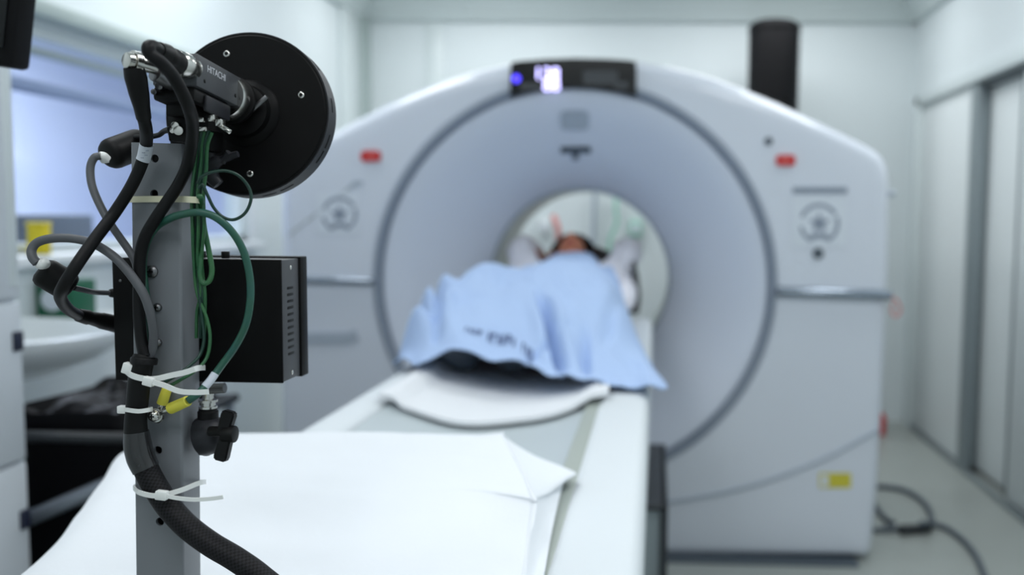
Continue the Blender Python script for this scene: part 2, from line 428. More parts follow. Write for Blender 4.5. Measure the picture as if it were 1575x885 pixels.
def ring(name, prof, m, n=144, sm_=45):
    return obj(name, add_lathe(B(), (gx, 0, gz), (gx, 1, gz), [(y, r) for r, y in prof], n), m, gs, sm_)
ring('funnel', [(RO - .012, YG + .028), (RO - .02, YG + .012), (RO - .04, YG + .012), (.60, YG + .06), (.50, YG + .135), (.42, YG + .215), (.375, YG + .275), (.357, YN - .01), (RI, YN)], 'funnel')
ring('bore_liner', [(RI, YN), (RI - .002, YN + .01), (RI - .002, YT), (.40, YT + .12), (.50, YR - .08), (.574, YR - .008)], 'bore')
ring('bore_lip', [(RI + .004, YN - .014), (RI - .004, YN - .012), (RI - .007, YN), (RI - .004, YN + .012)], 'seam')
ring('ring_groove', [(RO + .016, YG + .012), (RO + .014, YG - .004), (RO + .002, YG - .008), (RO - .012, YG + .002), (RO - .016, YG + .016), (RO - .012, YG + .032), (RO + .014, YG + .034)], 'ring')
# top display
Yd = YG - .016
dp = obj('display_panel', pix_prism(B(), [(787, 98), (800, 95.5), (840, 92.5), (885, 91), (930, 92), (965, 94), (978, 96), (979, 110), (979, 150), (955, 143.5), (920, 138), (882, 136), (845, 138), (810, 143.5), (786, 150), (786, 120)], YG + .004, .02), 'displ', gs, 30, label='black display panel arched over the funnel')
mt = lambda px, py, y: Matrix.Translation(P(px, py, y)) @ Matrix.Rotation(PI / 2, 4, 'X')
k = (P(900, 120, Yd) - P(800, 120, Yd)).length / 100
t1 = bmesh.new(); t1.from_mesh(text_mesh('138', 25 * k, .0005, mt(841, 114, Yd - .0016) @ Matrix.Diagonal((1.06, 1, 1, 1)))); t1.from_mesh(text_mesh('88', 25 * k, .0005, mt(848, 131.5, Yd - .0016) @ Matrix.Diagonal((1.06, 1, 1, 1))))
obj('led_digits', t1, 'led', dp, 0)
obj('indicator_dot', pix_prism(B(), circ(794, 121, 6), Yd, .002), 'ledb', dp, 30)
b = pix_prism(B(), rrect(897, 109, 950, 130, 3), Yd, .0012); pix_prism(b, rrect(945, 126, 966, 137, 3), Yd, .0018)
obj('dim_screen', b, 'displ2', dp, 0)
obj('dim_screen', pix_prism(B(), rrect(800, 128, 832, 139, 3), Yd, .0012), 'displ2', dp, 0)
def funnelY(r):  # depth of the funnel at radius r
    return interp([(.357, YN - .01), (.375, YG + .275), (.42, YG + .215), (.50, YG + .135), (.60, YG + .06), (.675, YG + .012)], r)
# marks inside the funnel, above the bore: a shallow recess and the laser slot
def fpix(px, py):
    y = YG + .05
    for _ in range(8):
        p = P(px, py, y); y = funnelY(math.hypot(p.x - gx, p.z - gz))
    return P(px, py, y)
def funnel_patch(bm, pix, off=.002, th=.003):
    top = []; bot = []
    for x, y in pix:
        p = fpix(x, y); d = (CAM - p).normalized(); top.append(bm.verts.new(p + d * (off + th))); bot.append(bm.verts.new(p + d * off))
    bm.faces.new(top); bm.faces.new(bot); n = len(top)
    for i in range(n): bm.faces.new((top[i], top[(i + 1) % n], bot[(i + 1) % n], bot[i]))
    return bm
obj('camera_window', funnel_patch(B(), rrect(862, 170, 906, 201, 9)), 'seam', gs, 30)
b = B(); funnel_patch(b, rrect(862, 226, 909, 236, 3)); funnel_patch(b, rrect(880, 234, 890, 246, 2))
obj('laser_slot', b, 'slate', gs, 30)
# emergency stop buttons
for (x, y) in ((571, 240.5), (1208, 247)):
    e = obj('stop_button', pix_prism(B(), rrect(x - 15, y - 8.5, x + 15, y + 8.5, 6), YG, .010), 'red', gs, 30)
    obj('button_mark', pix_prism(B(), rrect(x - 6, y - 2.5, x + 6, y + 2.5, 2), YG - .010, .0012), 'redl', e, 30)
# wall bump rails at mid height
def railm(x0, y0, x1, y1, r):
    a, c = P(x0, y0, YG - .012), P(x1, y1, YG - .012); bm = B()
    add_cyl(bm, a, c, r, n=20); return bm
obj('side_rail', railm(1196, 448.5, 1371, 454.5, .0185), 'rail', gs, 40, label='polished rail right of the ring')
obj('side_rail', railm(433, 430, 574, 433, .012), 'rail', gs, 40)
# lower cover seam
def seam(pts, r, m='seam', nm='cover_seam'): return obj(nm, add_tube(B(), [P(x, y, YG) for x, y in pts], r, 8, 8), m, gs, 60)
seam([(1005, 776), (1060, 768), (1130, 754), (1200, 733), (1270, 705), (1352, 662)], .008)
seam([(444, 362), (480, 334), (520, 302), (548, 282)], .0025, 'olive')
obj('handle_slot', pix_prism(B(), [(432, 512), (535, 512), (547, 507), (552, 524), (535, 530), (432, 530)], YG, .006), 'seam', gs, 30)
# decals
def star_decal(cx, cy, s, name):
    bm = B(); pts = []
    for i in range(10):
        a = -PI / 2 + i * PI / 5; r = s * (.52 if i % 2 == 0 else .24); pts.append((cx + r * math.cos(a), cy + r * math.sin(a)))
    pix_prism(bm, pts, YG - .002, .0008)
    for a0, a1 in ((200, 330), (-20, 55), (120, 170)):
        o_, i_ = [], []
        for q in range(9):
            a = math.radians(a0 + (a1 - a0) * q / 8); o_.append((cx + s * .95 * math.cos(a), cy + s * .95 * math.sin(a))); i_.append((cx + s * .78 * math.cos(a), cy + s * .78 * math.sin(a)))
        pix_prism(bm, o_ + i_[::-1], YG - .002, .0008)
    pix_prism(bm, [(cx - s * .5, cy + s * .65), (cx - s * .2, cy + s * .45), (cx + s * .2, cy + s * .45), (cx + s * .55, cy + s * .65), (cx + s * .5, cy + s * .85), (cx + s * .1, cy + s * .7), (cx - s * .1, cy + s * .7), (cx - s * .45, cy + s * .85)], YG - .002, .0008)
    return bm
pl = obj('control_pad', pix_prism(B(), rrect(1219, 302, 1301, 379, 5), YG, .002), 'decalp', gs, 30)
obj('pad_print', star_decal(1260, 344, 33, 'r'), 'decal', pl, 0)
obj('pad_key', pix_prism(B(), circ(1258, 390, 8.5), YG, .006), 'slate', gs, 30)
obj('label_strip', pix_prism(B(), rrect(1219, 288, 1303, 298, 2), YG, .003), 'ring', gs, 30)
obj('microphone_hole', pix_prism(B(), circ(1182, 217.5, 6.5), YG, .004), 'slate', gs, 30)
pl = obj('control_pad', pix_prism(B(), rrect(487, 296, 551, 360, 5), YG, .002), 'decalp', gs, 30)
obj('pad_print', star_decal(522, 330, 29, 'l'), 'decal', pl, 0)
obj('pad_key', pix_prism(B(), [(534, 290), (545, 278), (559, 279), (556, 287), (546, 288), (538, 293)], YG, .002), 'seam', gs, 30)
st = obj('sticker', pix_prism(B(), rrect(1260, 728, 1309, 751, 2), YG, .0015), 'yellow', gs, 30, label='yellow warning sticker on lower cover')
obj('sticker_text', pix_prism(B(), rrect(1263, 731, 1274, 749, 1.5), YG - .0015, .0006), 'decalp', st, 30)
kn = P(1373, 298, YG + .2); obj('side_knob', add_cyl(B(), kn - Vector((.02, 0, 0)), kn + Vector((.006, 0, 0)), .012), 'seam', gs)
# plinth under the covers
pa = P(440, 862, YG); pb = P(1330, 862, YG)
obj('plinth', add_box(B(), (pa.x + .06, YG + .07, .0), (pb.x - .02, YR - .05, .06)), 'dark', gs)
obj('base_skid', add_box(B(), (pa.x + .02, YG - .05, 0), (pb.x - .03, YG + .068, .012), .003), 'slate', gs)
# red white lead hanging at the rail's end
tg = obj('rail_cord', add_tube(B(), [P(1371, 456, YG - .012), P(1381, 465, YG - .01), P(1385, 478, YG), P(1378, 487, YG), P(1371, 480, YG), P(1373, 466, YG - .005)], .0042, 8, 6), 'pinkred', None, 60)
tag(tg, 'thin red and white cord looped at right end of scanner rail', 'cord')

# ================================================================== THE PATIENT TABLE
ZT, XT0, XT1, XC0, XC1 = .89, -.596, -.010, -.512, -.116
tb = thing('patient_table', (-.31, 2.2, 0), 'long white patient table with grey cradle running into the scanner', 'table')
def rail_bm(x0, x1, y0, y1):
    bm = B(); add_box(bm, (x0, y0, .735), (x1, y1, ZT), .022, 5); return bm
obj('side_board', rail_bm(XT0, XC0 - .002, .816, 3.26), 'table', tb)
obj('side_board', rail_bm(XC1 + .002, XT1, .816, 3.26), 'table', tb)
bm = B(); N = 20; rws = []
for y in (.819, 1.5, 2.2, 3.0, 4.0):
    r_ = []
    for i in range(N + 1):
        s = -1 + 2 * i / N; x = (XC0 + XC1) / 2 + s * (XC1 - XC0) / 2 * .985
        r_.append(bm.verts.new((x, y, ZT - .006 - .034 * (1 - s * s) ** .9)))
    for i in range(N, -1, -1):
        s = -1 + 2 * i / N; x = (XC0 + XC1) / 2 + s * (XC1 - XC0) / 2 * .985
        r_.append(bm.verts.new((x, y, ZT - .022 - .06 * (1 - s * s) ** .5)))
    rws.append(r_)
for a, c in zip(rws, rws[1:]):
    for i in range(len(a)): bm.faces.new((a[i], a[(i + 1) % len(a)], c[(i + 1) % len(a)], c[i]))
bm.faces.new(rws[0]); bm.faces.new(rws[-1])
obj('cradle', bm, 'cradle', tb, 50, label='concave grey cradle')
obj('cradle_gasket', add_box(B(), (XC1 - .016, .820, ZT - .016), (XC1 + .012, 3.2, ZT - .004), .003), 'olive', tb)
obj('under_tray', add_box(B(), (XC0 - .03, .85, .69), (XC1 + .03, 3.2, .745), .01), 'cradle', tb)
obj('pedestal', add_box(B(), (-.52, 1.65, .03), (-.1, 2.9, .695), .02), 'table', tb)
q = P(1018, 772, 2.5); q2 = P(1027, 765, 2.5)
obj('base_block', add_box(B(), (-.58, 2.44, 0), (q.x, 3.1, q.z), .006), 'doorgrey', tb)
b = B(); add_box(b, (q.x - .001, 2.42, 0), (q2.x, 3.1, q2.z), .004); add_box(b, (-.58, 2.42, q.z - .002), (q2.x - .002, 3.1, q2.z), .004)
obj('base_frame', b, 'dark', tb)

# white folded pad lying in the cradle under the blanket
bm = B(); N = 28; KY = 22; tp = []; 
for j in range(KY + 1):
    v = j / KY; row = []
    for i in range(N + 1):
        s = -1 + 2 * i / N
        fr = 1.74 + .06 * s * 0 - .075 * (1 - s * s) - .035 * max(0, -s) ** 2 + .02 * max(0, s) + .008 * math.sin(s * 7)
        y = fr + (3.75 - fr) * v
        x = -.318 + s * .207 + (.02 if s > .8 else 0) * (1 - v)
        zc = ZT - .006 - .034 * max(0, 1 - ((x - (XC0 + XC1) / 2) / ((XC1 - XC0) / 2 * .985)) ** 2) ** .9 if abs(x + .314) < .17 else ZT - .006 + .008 * sm(.17, .19, abs(x + .314))
        z = max(zc, ZT - .04) + .0075
        row.append((x, y, z))
    tp.append(row)
tv = [[bm.verts.new(Vector(p) + Vector((0, 0, .009))) for p in r_] for r_ in tp]; bv_ = [[bm.verts.new(p) for p in r_] for r_ in tp]
for j in range(KY):
    for i in range(N):
        bm.faces.new((tv[j][i], tv[j][i + 1], tv[j + 1][i + 1], tv[j + 1][i])); bm.faces.new((bv_[j][i], bv_[j + 1][i], bv_[j + 1][i + 1], bv_[j][i + 1]))
for i in range(N):
    bm.faces.new((tv[0][i], bv_[0][i], bv_[0][i + 1], tv[0][i + 1])); bm.faces.new((tv[KY][i], tv[KY][i + 1], bv_[KY][i + 1], bv_[KY][i]))
for j in range(KY):
    bm.faces.new((tv[j][0], tv[j + 1][0], bv_[j + 1][0], bv_[j][0])); bm.faces.new((tv[j][N], bv_[j][N], bv_[j + 1][N], tv[j + 1][N]))
tag(obj('mattress_pad', bm, 'pad', None, 50), 'thin white pad curved into cradle below the blue blanket', 'pad')

# ================================================================== BLUE BLANKET
HT = [(1.80, .02), (1.9, .028), (1.97, .055), (2.05, .100), (2.15, .145), (2.3, .190), (2.42, .222), (2.52, .232), (2.64, .215), (2.8, .192), (3.0, .195), (3.2, .206), (3.4, .217), (3.48, .212), (3.54, .192)]
XLT = [(1.8, -.585), (2.05, -.604), (2.3, -.622), (2.5, -.604), (2.9, -.54), (3.1, -.515), (3.3, -.475), (3.65, -.455)]
XRT = [(1.8, .022), (1.88, .028), (1.96, .020), (2.06, .006), (2.2, -.014), (2.5, -.050), (2.9, -.075), (3.1, -.105), (3.3, -.160), (3.65, -.19)]
def blanket(u, v):
    s = -1 + 2 * u
    y0 = interp([(0, 2.06), (.06, 2.03), (.12, 1.95), (.3, 1.93), (.5, 1.90), (.62, 1.855), (.75, 1.845), (.88, 1.83), (.94, 1.824), (.97, 1.824), (.99, 1.84), (1, 1.875)], u) + .006 * math.sin(u * 31) + .003 * math.sin(u * 57 + 1)
    Y = y0 + (3.54 - y0) * v
    xl, xr = cinterp(XLT, Y), cinterp(XRT, Y)
    X = xl + (xr - xl) * u
    H = cinterp(HT, Y)
    # broad bell across the body, steeper on the right
    base = (1 - abs(s) ** (3.6 if s < 0 else 4.4)) ** .85 if abs(s) < 1 else 0
    near = 1 - sm(1.92, 2.22, Y)
    base = base * (1 - near) + near * (1 - sm(.40, 1.0, abs(s + .06)))
    kn_ = math.exp(-((Y - 2.5) / .22) ** 2)
    base *= 1 - .13 * kn_ * math.exp(-((X + .375) / .055) ** 2) + .03 * kn_ * math.exp(-((X + .47) / .06) ** 2)
    z = ZT + .008 + H * base
    # hem lifted into a low arch over the feet
    hem = math.exp(-v / .035)
    z += hem * .022 * sm(.1, .2, u) * (1 - sm(.46, .64, u)) * (1 + .35 * math.sin(u * 26))
    z += hem * .006 * (.5 + .5 * math.sin(u * 60)) * sm(.5, .6, u) * (1 - sm(.8, .9, u))
    # folds
    fade = 1 - sm(2.05, 2.30, Y)
    xc = -.195 - (Y - 1.9) * .28
    hv = sm(.0, .07, v)
    z -= fade * hv * .056 * math.exp(-((X - xc) / .010) ** 2)
    z += fade * hv * .018 * math.exp(-((X - xc - .028) / .014) ** 2) + fade * hv * .014 * math.exp(-((X - xc + .026) / .016) ** 2)
    f2 = (1 - sm(1.98, 2.12, Y)) * sm(1.84, 1.9, Y)
    z -= f2 * hv * .030 * math.exp(-((X + .150 + (Y - 1.95) * .1) / .010) ** 2)
    z -= (1 - sm(2.0, 2.1, Y)) * hv * .026 * math.exp(-((X + .265 + (Y - 1.95) * -.6) / .010) ** 2)
    # bunched cloth on the left edge
    fl_ = math.exp(-((u - .07) / .07) ** 2) * (sm(2.02, 2.12, Y)) * (1 - sm(2.42, 2.60, Y))
    z += fl_ * (.040 + .034 * math.sin(Y * 44 + u * 30))
    z += .020 * math.exp(-((u - .17) / .03) ** 2) * (sm(1.98, 2.1, Y)) * (1 - sm(2.2, 2.4, Y)) * math.sin((Y - 1.98) * 12)
    f4 = sm(1.99, 2.06, Y) * (1 - sm(2.26, 2.38, Y))
    z -= f4 * .030 * math.exp(-((X + .520 + (Y - 2.15) * .22) / .012) ** 2)
    z += f4 * .016 * math.exp(-((X + .493 + (Y - 2.15) * .22) / .016) ** 2)
    f5 = sm(2.0, 2.1, Y) * (1 - sm(2.45, 2.6, Y))
    z -= f5 * .016 * math.exp(-((X + .105 - (Y - 2.2) * .06) / .014) ** 2)
    # right corner rolled over the table's edge
    fr_ = sm(.90, 1, u) * (1 - sm(2.0, 2.2, Y))
    z += .020 * math.exp(-((u - .95) / .04) ** 2) * (1 - sm(2.0, 2.18, Y)); z -= .004 * fr_
    # soft wrinkles
    n_ = noise.noise(Vector((X * 11, Y * 5, 2.3))) * .012 + noise.noise(Vector((X * 26 + Y * 8, Y * 12, 8.1))) * .005
    z += n_ * sm(0, .1, u) * (1 - sm(.92, 1, u)) * (1 - .5 * sm(2.3, 3, Y)) * sm(.0, .03, v)
    z += .010 * math.sin((X + .31) * 40 + (Y - 2.2) * 9) * math.exp(-((Y - 2.25) / .16) ** 2) * sm(-.2, -.1, X) * (1 - sm(-.07, 0, X))
    return Vector((X, Y, max(z, ZT + .006 + .016 * (1 - sm(.205, .24, abs(X + .318))), ZT + .180 * sm(2.95, 3.3, Y))))
NU, NV = 130, 150
bm = B(); g = []
for j in range(NV + 1):
    v = (j / NV) ** 1.35
    g.append([bm.verts.new(blanket(i / NU, v)) for i in range(NU + 1)])
for j in range(NV):
    for i in range(NU): bm.faces.new((g[j][i], g[j][i + 1], g[j + 1][i + 1], g[j + 1][i]))
bl = obj('blanket', bm, 'blanket', None, 180)
md = bl.modifiers.new('thick', 'SOLIDIFY'); md.thickness = .004; md.offset = -1
tag(bl, 'light blue blanket draped over the legs and body of person lying on table', 'blanket')
# blurred print along the hem
bm = B()
def print_mark(u0, v0, u1, v1):
    n = 3; gg = [[bm.verts.new(blanket(u0 + (u1 - u0) * a / n, v0 + (v1 - v0) * c / n) + Vector((0, -.0012, .0016))) for a in range(n + 1)] for c in range(n + 1)]
    for c in range(n):
        for a in range(n): bm.faces.new((gg[c][a], gg[c][a + 1], gg[c + 1][a + 1], gg[c + 1][a]))
u = .285
for i in range(15):
    wd_ = random.choice((.011, .014, .017)); vb = .052 - .0012 * i; hh = .011 if i < 5 else .021
    if i not in (4, 11):
        print_mark(u, vb, u + .004, vb + hh)
        if i % 2: print_mark(u, vb + hh * .4, u + wd_ * .8, vb + hh * .7)
        if i % 3: print_mark(u + wd_ * .62, vb, u + wd_ * .85, vb + hh)
        else: print_mark(u, vb + hh * .8, u + wd_ * .85, vb + hh * 1.05)
    u += wd_ + .004
obj('print', bm, 'ink', bl, 0)

# ================================================================== PERSON
def skin_mesh(verts, edges, radii, sub=2, root=0):
    me = bpy.data.meshes.new('sk'); me.from_pydata([Vector(v) for v in verts], edges, [])
    o = bpy.data.objects.new('sk', me); COL.objects.link(o)
    o.modifiers.new('s', 'SKIN'); sv = me.skin_vertices[0].data
    for i, r in enumerate(radii): sv[i].radius = (r, r) if not isinstance(r, tuple) else r; sv[i].use_root = i == root
    m2 = o.modifiers.new('ss', 'SUBSURF'); m2.levels = sub; m2.render_levels = sub
    bpy.context.view_layer.update()
    out = bpy.data.meshes.new_from_object(o.evaluated_get(bpy.context.evaluated_depsgraph_get()))
    bpy.data.objects.remove(o); bpy.data.meshes.remove(me)
    for p in out.polygons: p.use_smooth = True
    return out
V, E, Rr = [], [], []
def sv(p, r, prev=None):
    V.append(p); Rr.append(r); i = len(V) - 1
    if prev is not None: E.append((prev, i))
    return i
xc = -.325
pel = sv((xc, 2.84, .980), .080)
bel = sv((xc - .003, 3.02, .985), .085, pel)
che = sv((xc - .008, 3.24, .995), .092, bel)
upc = sv((xc - .012, 3.42, .995), .080, che)
nek = sv((xc - .015, 3.53, 1.005), .046, upc)
chn = sv((xc - .017, 3.60, 1.062), .056, nek)
hea = sv((xc - .018, 3.69, 1.088), .086, chn)
sv((xc - .018, 3.76, 1.080), .078, hea)
nos = sv((xc - .018, 3.655, 1.168), .016, hea); sv((xc - .018, 3.642, 1.186), .011, nos)
for s, kx, ax in ((-1, -.455, -.45), (1, -.215, -.33)):
    hip = sv((xc + s * .085, 2.78, .975), .080, pel)
    kne = sv((kx, 2.49, 1.030), .056, hip)
    cal = sv(((kx + ax) / 2, 2.30, .975), .050, kne)
    ank = sv((ax, 2.14, .928), .030, cal)
    hee = sv((ax, 2.095, .928), .028, ank)
    toe = sv((ax + s * .035, 2.06, .962), .022, hee)
    sho = sv((xc + s * .150, 3.43, 1.005), .056, upc)
    elb = sv((xc + s * .205, 3.66, 1.110), .042, sho)
    fo = sv((xc + s * .165, 3.82, 1.070), .036, elb)
    wr = sv((xc + s * .105, 3.90, 1.030), .025, fo)
    pm = sv((xc + s * .060, 3.945, 1.020), .030, wr)
    for q_, (dx, dy, L) in enumerate(((-.9, .55, .070), (-.95, .3, .080), (-1, .05, .076), (-.95, -.2, .060))):
        f1 = sv((xc + s * (.060 + dx * .042), 3.945 + dy * .04 + .006, 1.022), .0085, pm)
        f2_ = sv((xc + s * (.060 + dx * (.042 + L * .5)), 3.945 + dy * (.04 + L * .5), 1.015), .0075, f1)
        sv((xc + s * (.060 + dx * (.042 + L * .9)), 3.945 + dy * (.04 + L * .8), 1.004), .0065, f2_)
    t1_ = sv((xc + s * .075, 3.925, 1.052), .009, pm); sv((xc + s * .050, 3.915, 1.072), .0075, t1_)
pe = obj('person', skin_mesh(V, E, Rr), 'skin')
tag(pe, 'person lying on back under blue blanket, arms raised beside head inside scanner', 'person')
# hair
b = B()
add_lathe(b, (xc - .018, 3.665, 1.090), (xc - .018, 3.86, 1.075), [(0, .094), (.0, .099), (.05, .102), (.10, .100), (.15, .078), (.18, .045), (.19, 0)], 24)
bmesh.ops.delete(b, geom=[f for f in b.faces if f.calc_center_median().y < 3.765 and f.calc_center_median().z > 1.10], context='FACES')
obj('hair', b, 'hair', pe, 60)
from mathutils.bvhtree import BVHTree
_bv = BVHTree.FromPolygons([v.co.copy() for v in pe.data.vertices], [tuple(p.vertices) for p in pe.data.polygons])
def face_pt(dx, y):
    h_ = _bv.ray_cast(Vector((xc - .018 + dx, y, 1.4)), Vector((0, 0, -1)))[0]
    return h_ if h_ is not None else Vector((xc - .018 + dx, y, 1.15))
for s in (-1, 1):
    obj('eyelid', add_tube(B(), [face_pt(s * d, y) + Vector((0, 0, -.001)) for d, y in ((.016, 3.693), (.026, 3.697), (.036, 3.695), (.045, 3.690))], [.002, .0055, .0055, .002], 10, 5), 'lid', pe, 60)
    obj('eyebrow', add_tube(B(), [face_pt(s * d, y) for d, y in ((.014, 3.712), (.030, 3.718), (.046, 3.710))], [.002, .003, .0015], 8, 5), 'hair', pe, 60)
    ec = Vector((xc - .018 + s * .082, 3.70, 1.085))
    obj('ear', add_tube(B(), [ec + Vector((0, .022, .020)), ec + Vector((s * .008, .030, 0)), ec + Vector((s * .006, .006, -.018)), ec + Vector((0, -.020, -.012))], [.008, .011, .010, .006], 10, 5), 'skin', pe, 60)
for dy, nm in ((-.0035, 'lower_lip'), (.0035, 'upper_lip')):
    obj(nm, add_tube(B(), [face_pt(d, 3.622 + dy) for d in (-.024, -.010, 0, .010, .024)], [.0015, .0045, .005, .0045, .0015], 10, 5), 'lip', pe, 60)
b = B()
for q in range(9):
    a = q / 8; x = xc + .060 + a * .08
    add_tube(b, [(x, 3.66, 1.10 - a * .02), (x + .03, 3.61 - a * .01, 1.115 - a * .03), (x + .055, 3.57, 1.085 - a * .03), (x + .06, 3.55, 1.05)], [.016, .018, .014, .006], 8, 5)
obj('hair_lock', b, 'hair', pe, 60)
# white gown: sleeves and the side of the body
b = B()
for s in (-1, 1):
    add_tube(b, [(xc + s * .125, 3.36, 1.0), (xc + s * .165, 3.47, 1.03), (xc + s * .200, 3.57, 1.085), (xc + s * .215, 3.65, 1.120), (xc + s * .200, 3.72, 1.118), (xc + s * .175, 3.79, 1.09)], [.070, .066, .058, .052, .046, .040], 18, 8)
bmn = bmesh.new(); bmn.from_mesh(finish(b))
for v_ in bmn.verts:
    v_.co += Vector((noise.noise(v_.co * 18), 0, noise.noise(v_.co * 18 + Vector((5, 5, 5))))) * .010
obj('gown_sleeve', bmn, 'gown', pe, 80)
for pts, rd in (([(-.135, 3.12, .945), (-.125, 3.22, .960), (-.130, 3.34, .972), (-.145, 3.45, .99)], [.03, .055, .062, .056]), ([(-.525, 3.14, .945), (-.515, 3.22, .960), (-.505, 3.34, .972), (-.49, 3.45, .99)], [.03, .045, .052, .048])):
    obj('gown_side', add_tube(B(), pts, rd, 18, 8), 'gown', pe, 80)
for s, ax in ((-1, -.45), (1, -.33)):
    b = B()
    add_tube(b, [(ax - s * .004, 2.20, .945), (ax, 2.14, .929), (ax, 2.095, .930), (ax + s * .028, 2.062, .957), (ax + s * .040, 2.052, .970)], [.046, .042, .042, .036, .024], 14, 6)
    obj('sock', b, 'slate', pe, 80)
hp = thing('head_pillow', (xc - .018, 3.72, .88), 'white pillow under the head inside the scanner bore', 'pillow')
WL[hp.name] = hp.location.copy()
bm = B(); add_box(bm, (xc - .14, 3.62, .885), (xc + .10, 3.88, .985), .028, 4); obj('pillow_case', bm, 'pad', hp, 60)
# dark strap standing against the table's edge inside the bore
sp = [P(974, 402, 3.42), P(977, 425, 3.42), P(976, 450, 3.40), P(974, 468, 3.37), P(975, 483, 3.36)]
b = B(); add_ribbon(b, sp, (1, .15, 0), .028, .010)
bs = obj('strap', b, 'dark', None, 60)
for v_ in bs.data.vertices:
    t = (v_.co.z - sp[-1].z) / (sp[0].z - sp[-1].z); c_ = interp([(0, sp[-1].x), (.3, sp[3].x), (1, sp[0].x)], t)
    v_.co.x = c_ + (v_.co.x - c_) * interp([(-.1, .9), (.2, 1.9), (.5, 1.2), (1, .55)], t)
tag(bs, 'dark strap hanging beside the person at right of blanket inside scanner', 'strap')
# ================================================================== WHITE SHEET IN FRONT
def Zp(x, y, z): return PZ(x, y, z)
rowsc = []   # control rows, each: left hem, left edge, 5 inner, crease, tip/right hem
def ctrl(left, lz, crease, cz, right, rz, bumps, hang=.30):
    L = Zp(left[0], left[1], lz); Cx = Zp(crease[0], crease[1], cz); Rr_ = Zp(right[0], right[1], rz)
    r_ = [L + Vector((-.035, .0, -hang)), L + Vector((-.022, 0, -.05)), L]
    for i, bz in enumerate(bumps):
        t = (i + 1) / (len(bumps) + 1); r_.append(L.lerp(Cx, t) + Vector((0, 0, bz)))
    r_ += [Cx, Cx.lerp(Rr_, .04) + Vector((0, 0, -.002)), Cx.lerp(Rr_, .5) + Vector((0, 0, -.006)), Rr_]; return r_
far = ctrl((201, 690), .945, (770, 667), .945, (880, 727), .902, (.004, .003, .002, .001, 0))
# straight far edge: pixel line
for i, x in enumerate((300, 395, 500, 600, 700)): far[3 + i] = Zp(x, interp([(200, 676), (300, 669.5), (400, 666.5), (600, 667.5), (770, 667)], x), .945)
back = [p + Vector((0, .035, -.055 if 1 < i < 8 else -.02)) for i, p in enumerate(far)]
back[-1] = far[-1] + Vector((.0, .012, -.012)); back[-2] = far[-2] + Vector((0, .02, -.03))
rowsc.append(back); rowsc.append(far)
rowsc.append(ctrl((176, 728), .936, (795, 715), .942, (887, 730), .906, (.004, .004, .002, .004, .002)))
rowsc.append(ctrl((150, 765), .926, (813, 762), .936, (876, 737), .903, (.002, .002, -.002, .002, .001)))
rowsc.append(ctrl((140, 779), .922, (815, 775), .930, (866, 748), .893, (.002, .001, -.004, .002, .001)))
r5 = ctrl((103, 826), .912, (808, 826), .912, (850, 815), .892, (.006, .000, -.010, -.004, .002))
for r_, tr in ((rowsc[2], .30), (rowsc[3], .60), (rowsc[4], .68)):
    for i in range(3, 8): r_[i] = far[i].lerp(r5[i], tr) + Vector((0, 0, .006 * math.sin(tr * PI)))
rowsc.append(r5)
rowsc.append(ctrl((38, 885), .899, (800, 885), .900, (836, 885), .892, (.004, -.002, -.010, -.004, .002)))
l2 = rowsc[-1]
edge = [Vector((p.x * 1.0 + (.0), .809, p.z - .001)) for p in l2]
rowsc.append([Vector((p.x, (l2[i].y + .809) / 2, p.z + .002)) for i, p in enumerate(edge)])
rowsc.append(edge)
rowsc.append([Vector((p.x, .802, p.z - .03)) for p in edge])
rowsc.append([Vector((p.x, .799, p.z - .30)) for p in edge])
def dense(rows, su=6, sv_=6):
    a = [spline(r_, su) for r_ in rows]
    cols = [spline([r_[i] for r_ in a], sv_) for i in range(len(a[0]))]
    return [[cols[i][j] for i in range(len(cols))] for j in range(len(cols[0]))]
G = dense(rowsc, 7, 8)
bm = B(); gv = []
for r_ in G:
    gv.append([bm.verts.new(p + Vector((0, 0, .0055 * noise.noise(Vector((p.x * 7, p.y * 6, 1))) + .0015 * noise.noise(Vector((p.x * 25, p.y * 30, 4)))))) for p in r_])
for j in range(len(gv) - 1):
    for i in range(len(gv[0]) - 1): bm.faces.new((gv[j][i], gv[j][i + 1], gv[j + 1][i + 1], gv[j + 1][i]))
shv = obj('draped_sheet', bm, 'sheet', None, 60)
md = shv.modifiers.new('thick', 'SOLIDIFY'); md.thickness = .0015; md.offset = -1
tag(shv, 'crisp white sheet draped over near end of the patient table behind post', 'sheet')

# ================================================================== BACKGROUND ITEMS
# black column behind the scanner
ca_, cb_ = P(1151, 90, 5.2), P(1229, 90, 5.2); top = P(1190, 33, 5.2).z; cr = (cb_.x - ca_.x) / 2; cx_ = (ca_.x + cb_.x) / 2
th = thing('duct_column', (cx_, 5.2, 0), 'black upright cylinder rising behind right shoulder of the scanner', 'cylinder')
obj('shaft', add_lathe(B(), (cx_, 5.2, 0), (cx_, 5.2, 3), [(0, 0), (0, cr), (top - .05, cr), (top - .02, cr - .008), (top - .004, cr - .03), (top, cr - .06), (top, 0)], 40), 'mon', th)
obj('cap_ring', add_lathe(B(), (cx_, 5.2, 0), (cx_, 5.2, 3), [(top - .06, cr), (top - .055, cr + .004), (top - .03, cr + .002), (top - .03, cr - .004)], 40), 'mon', th)
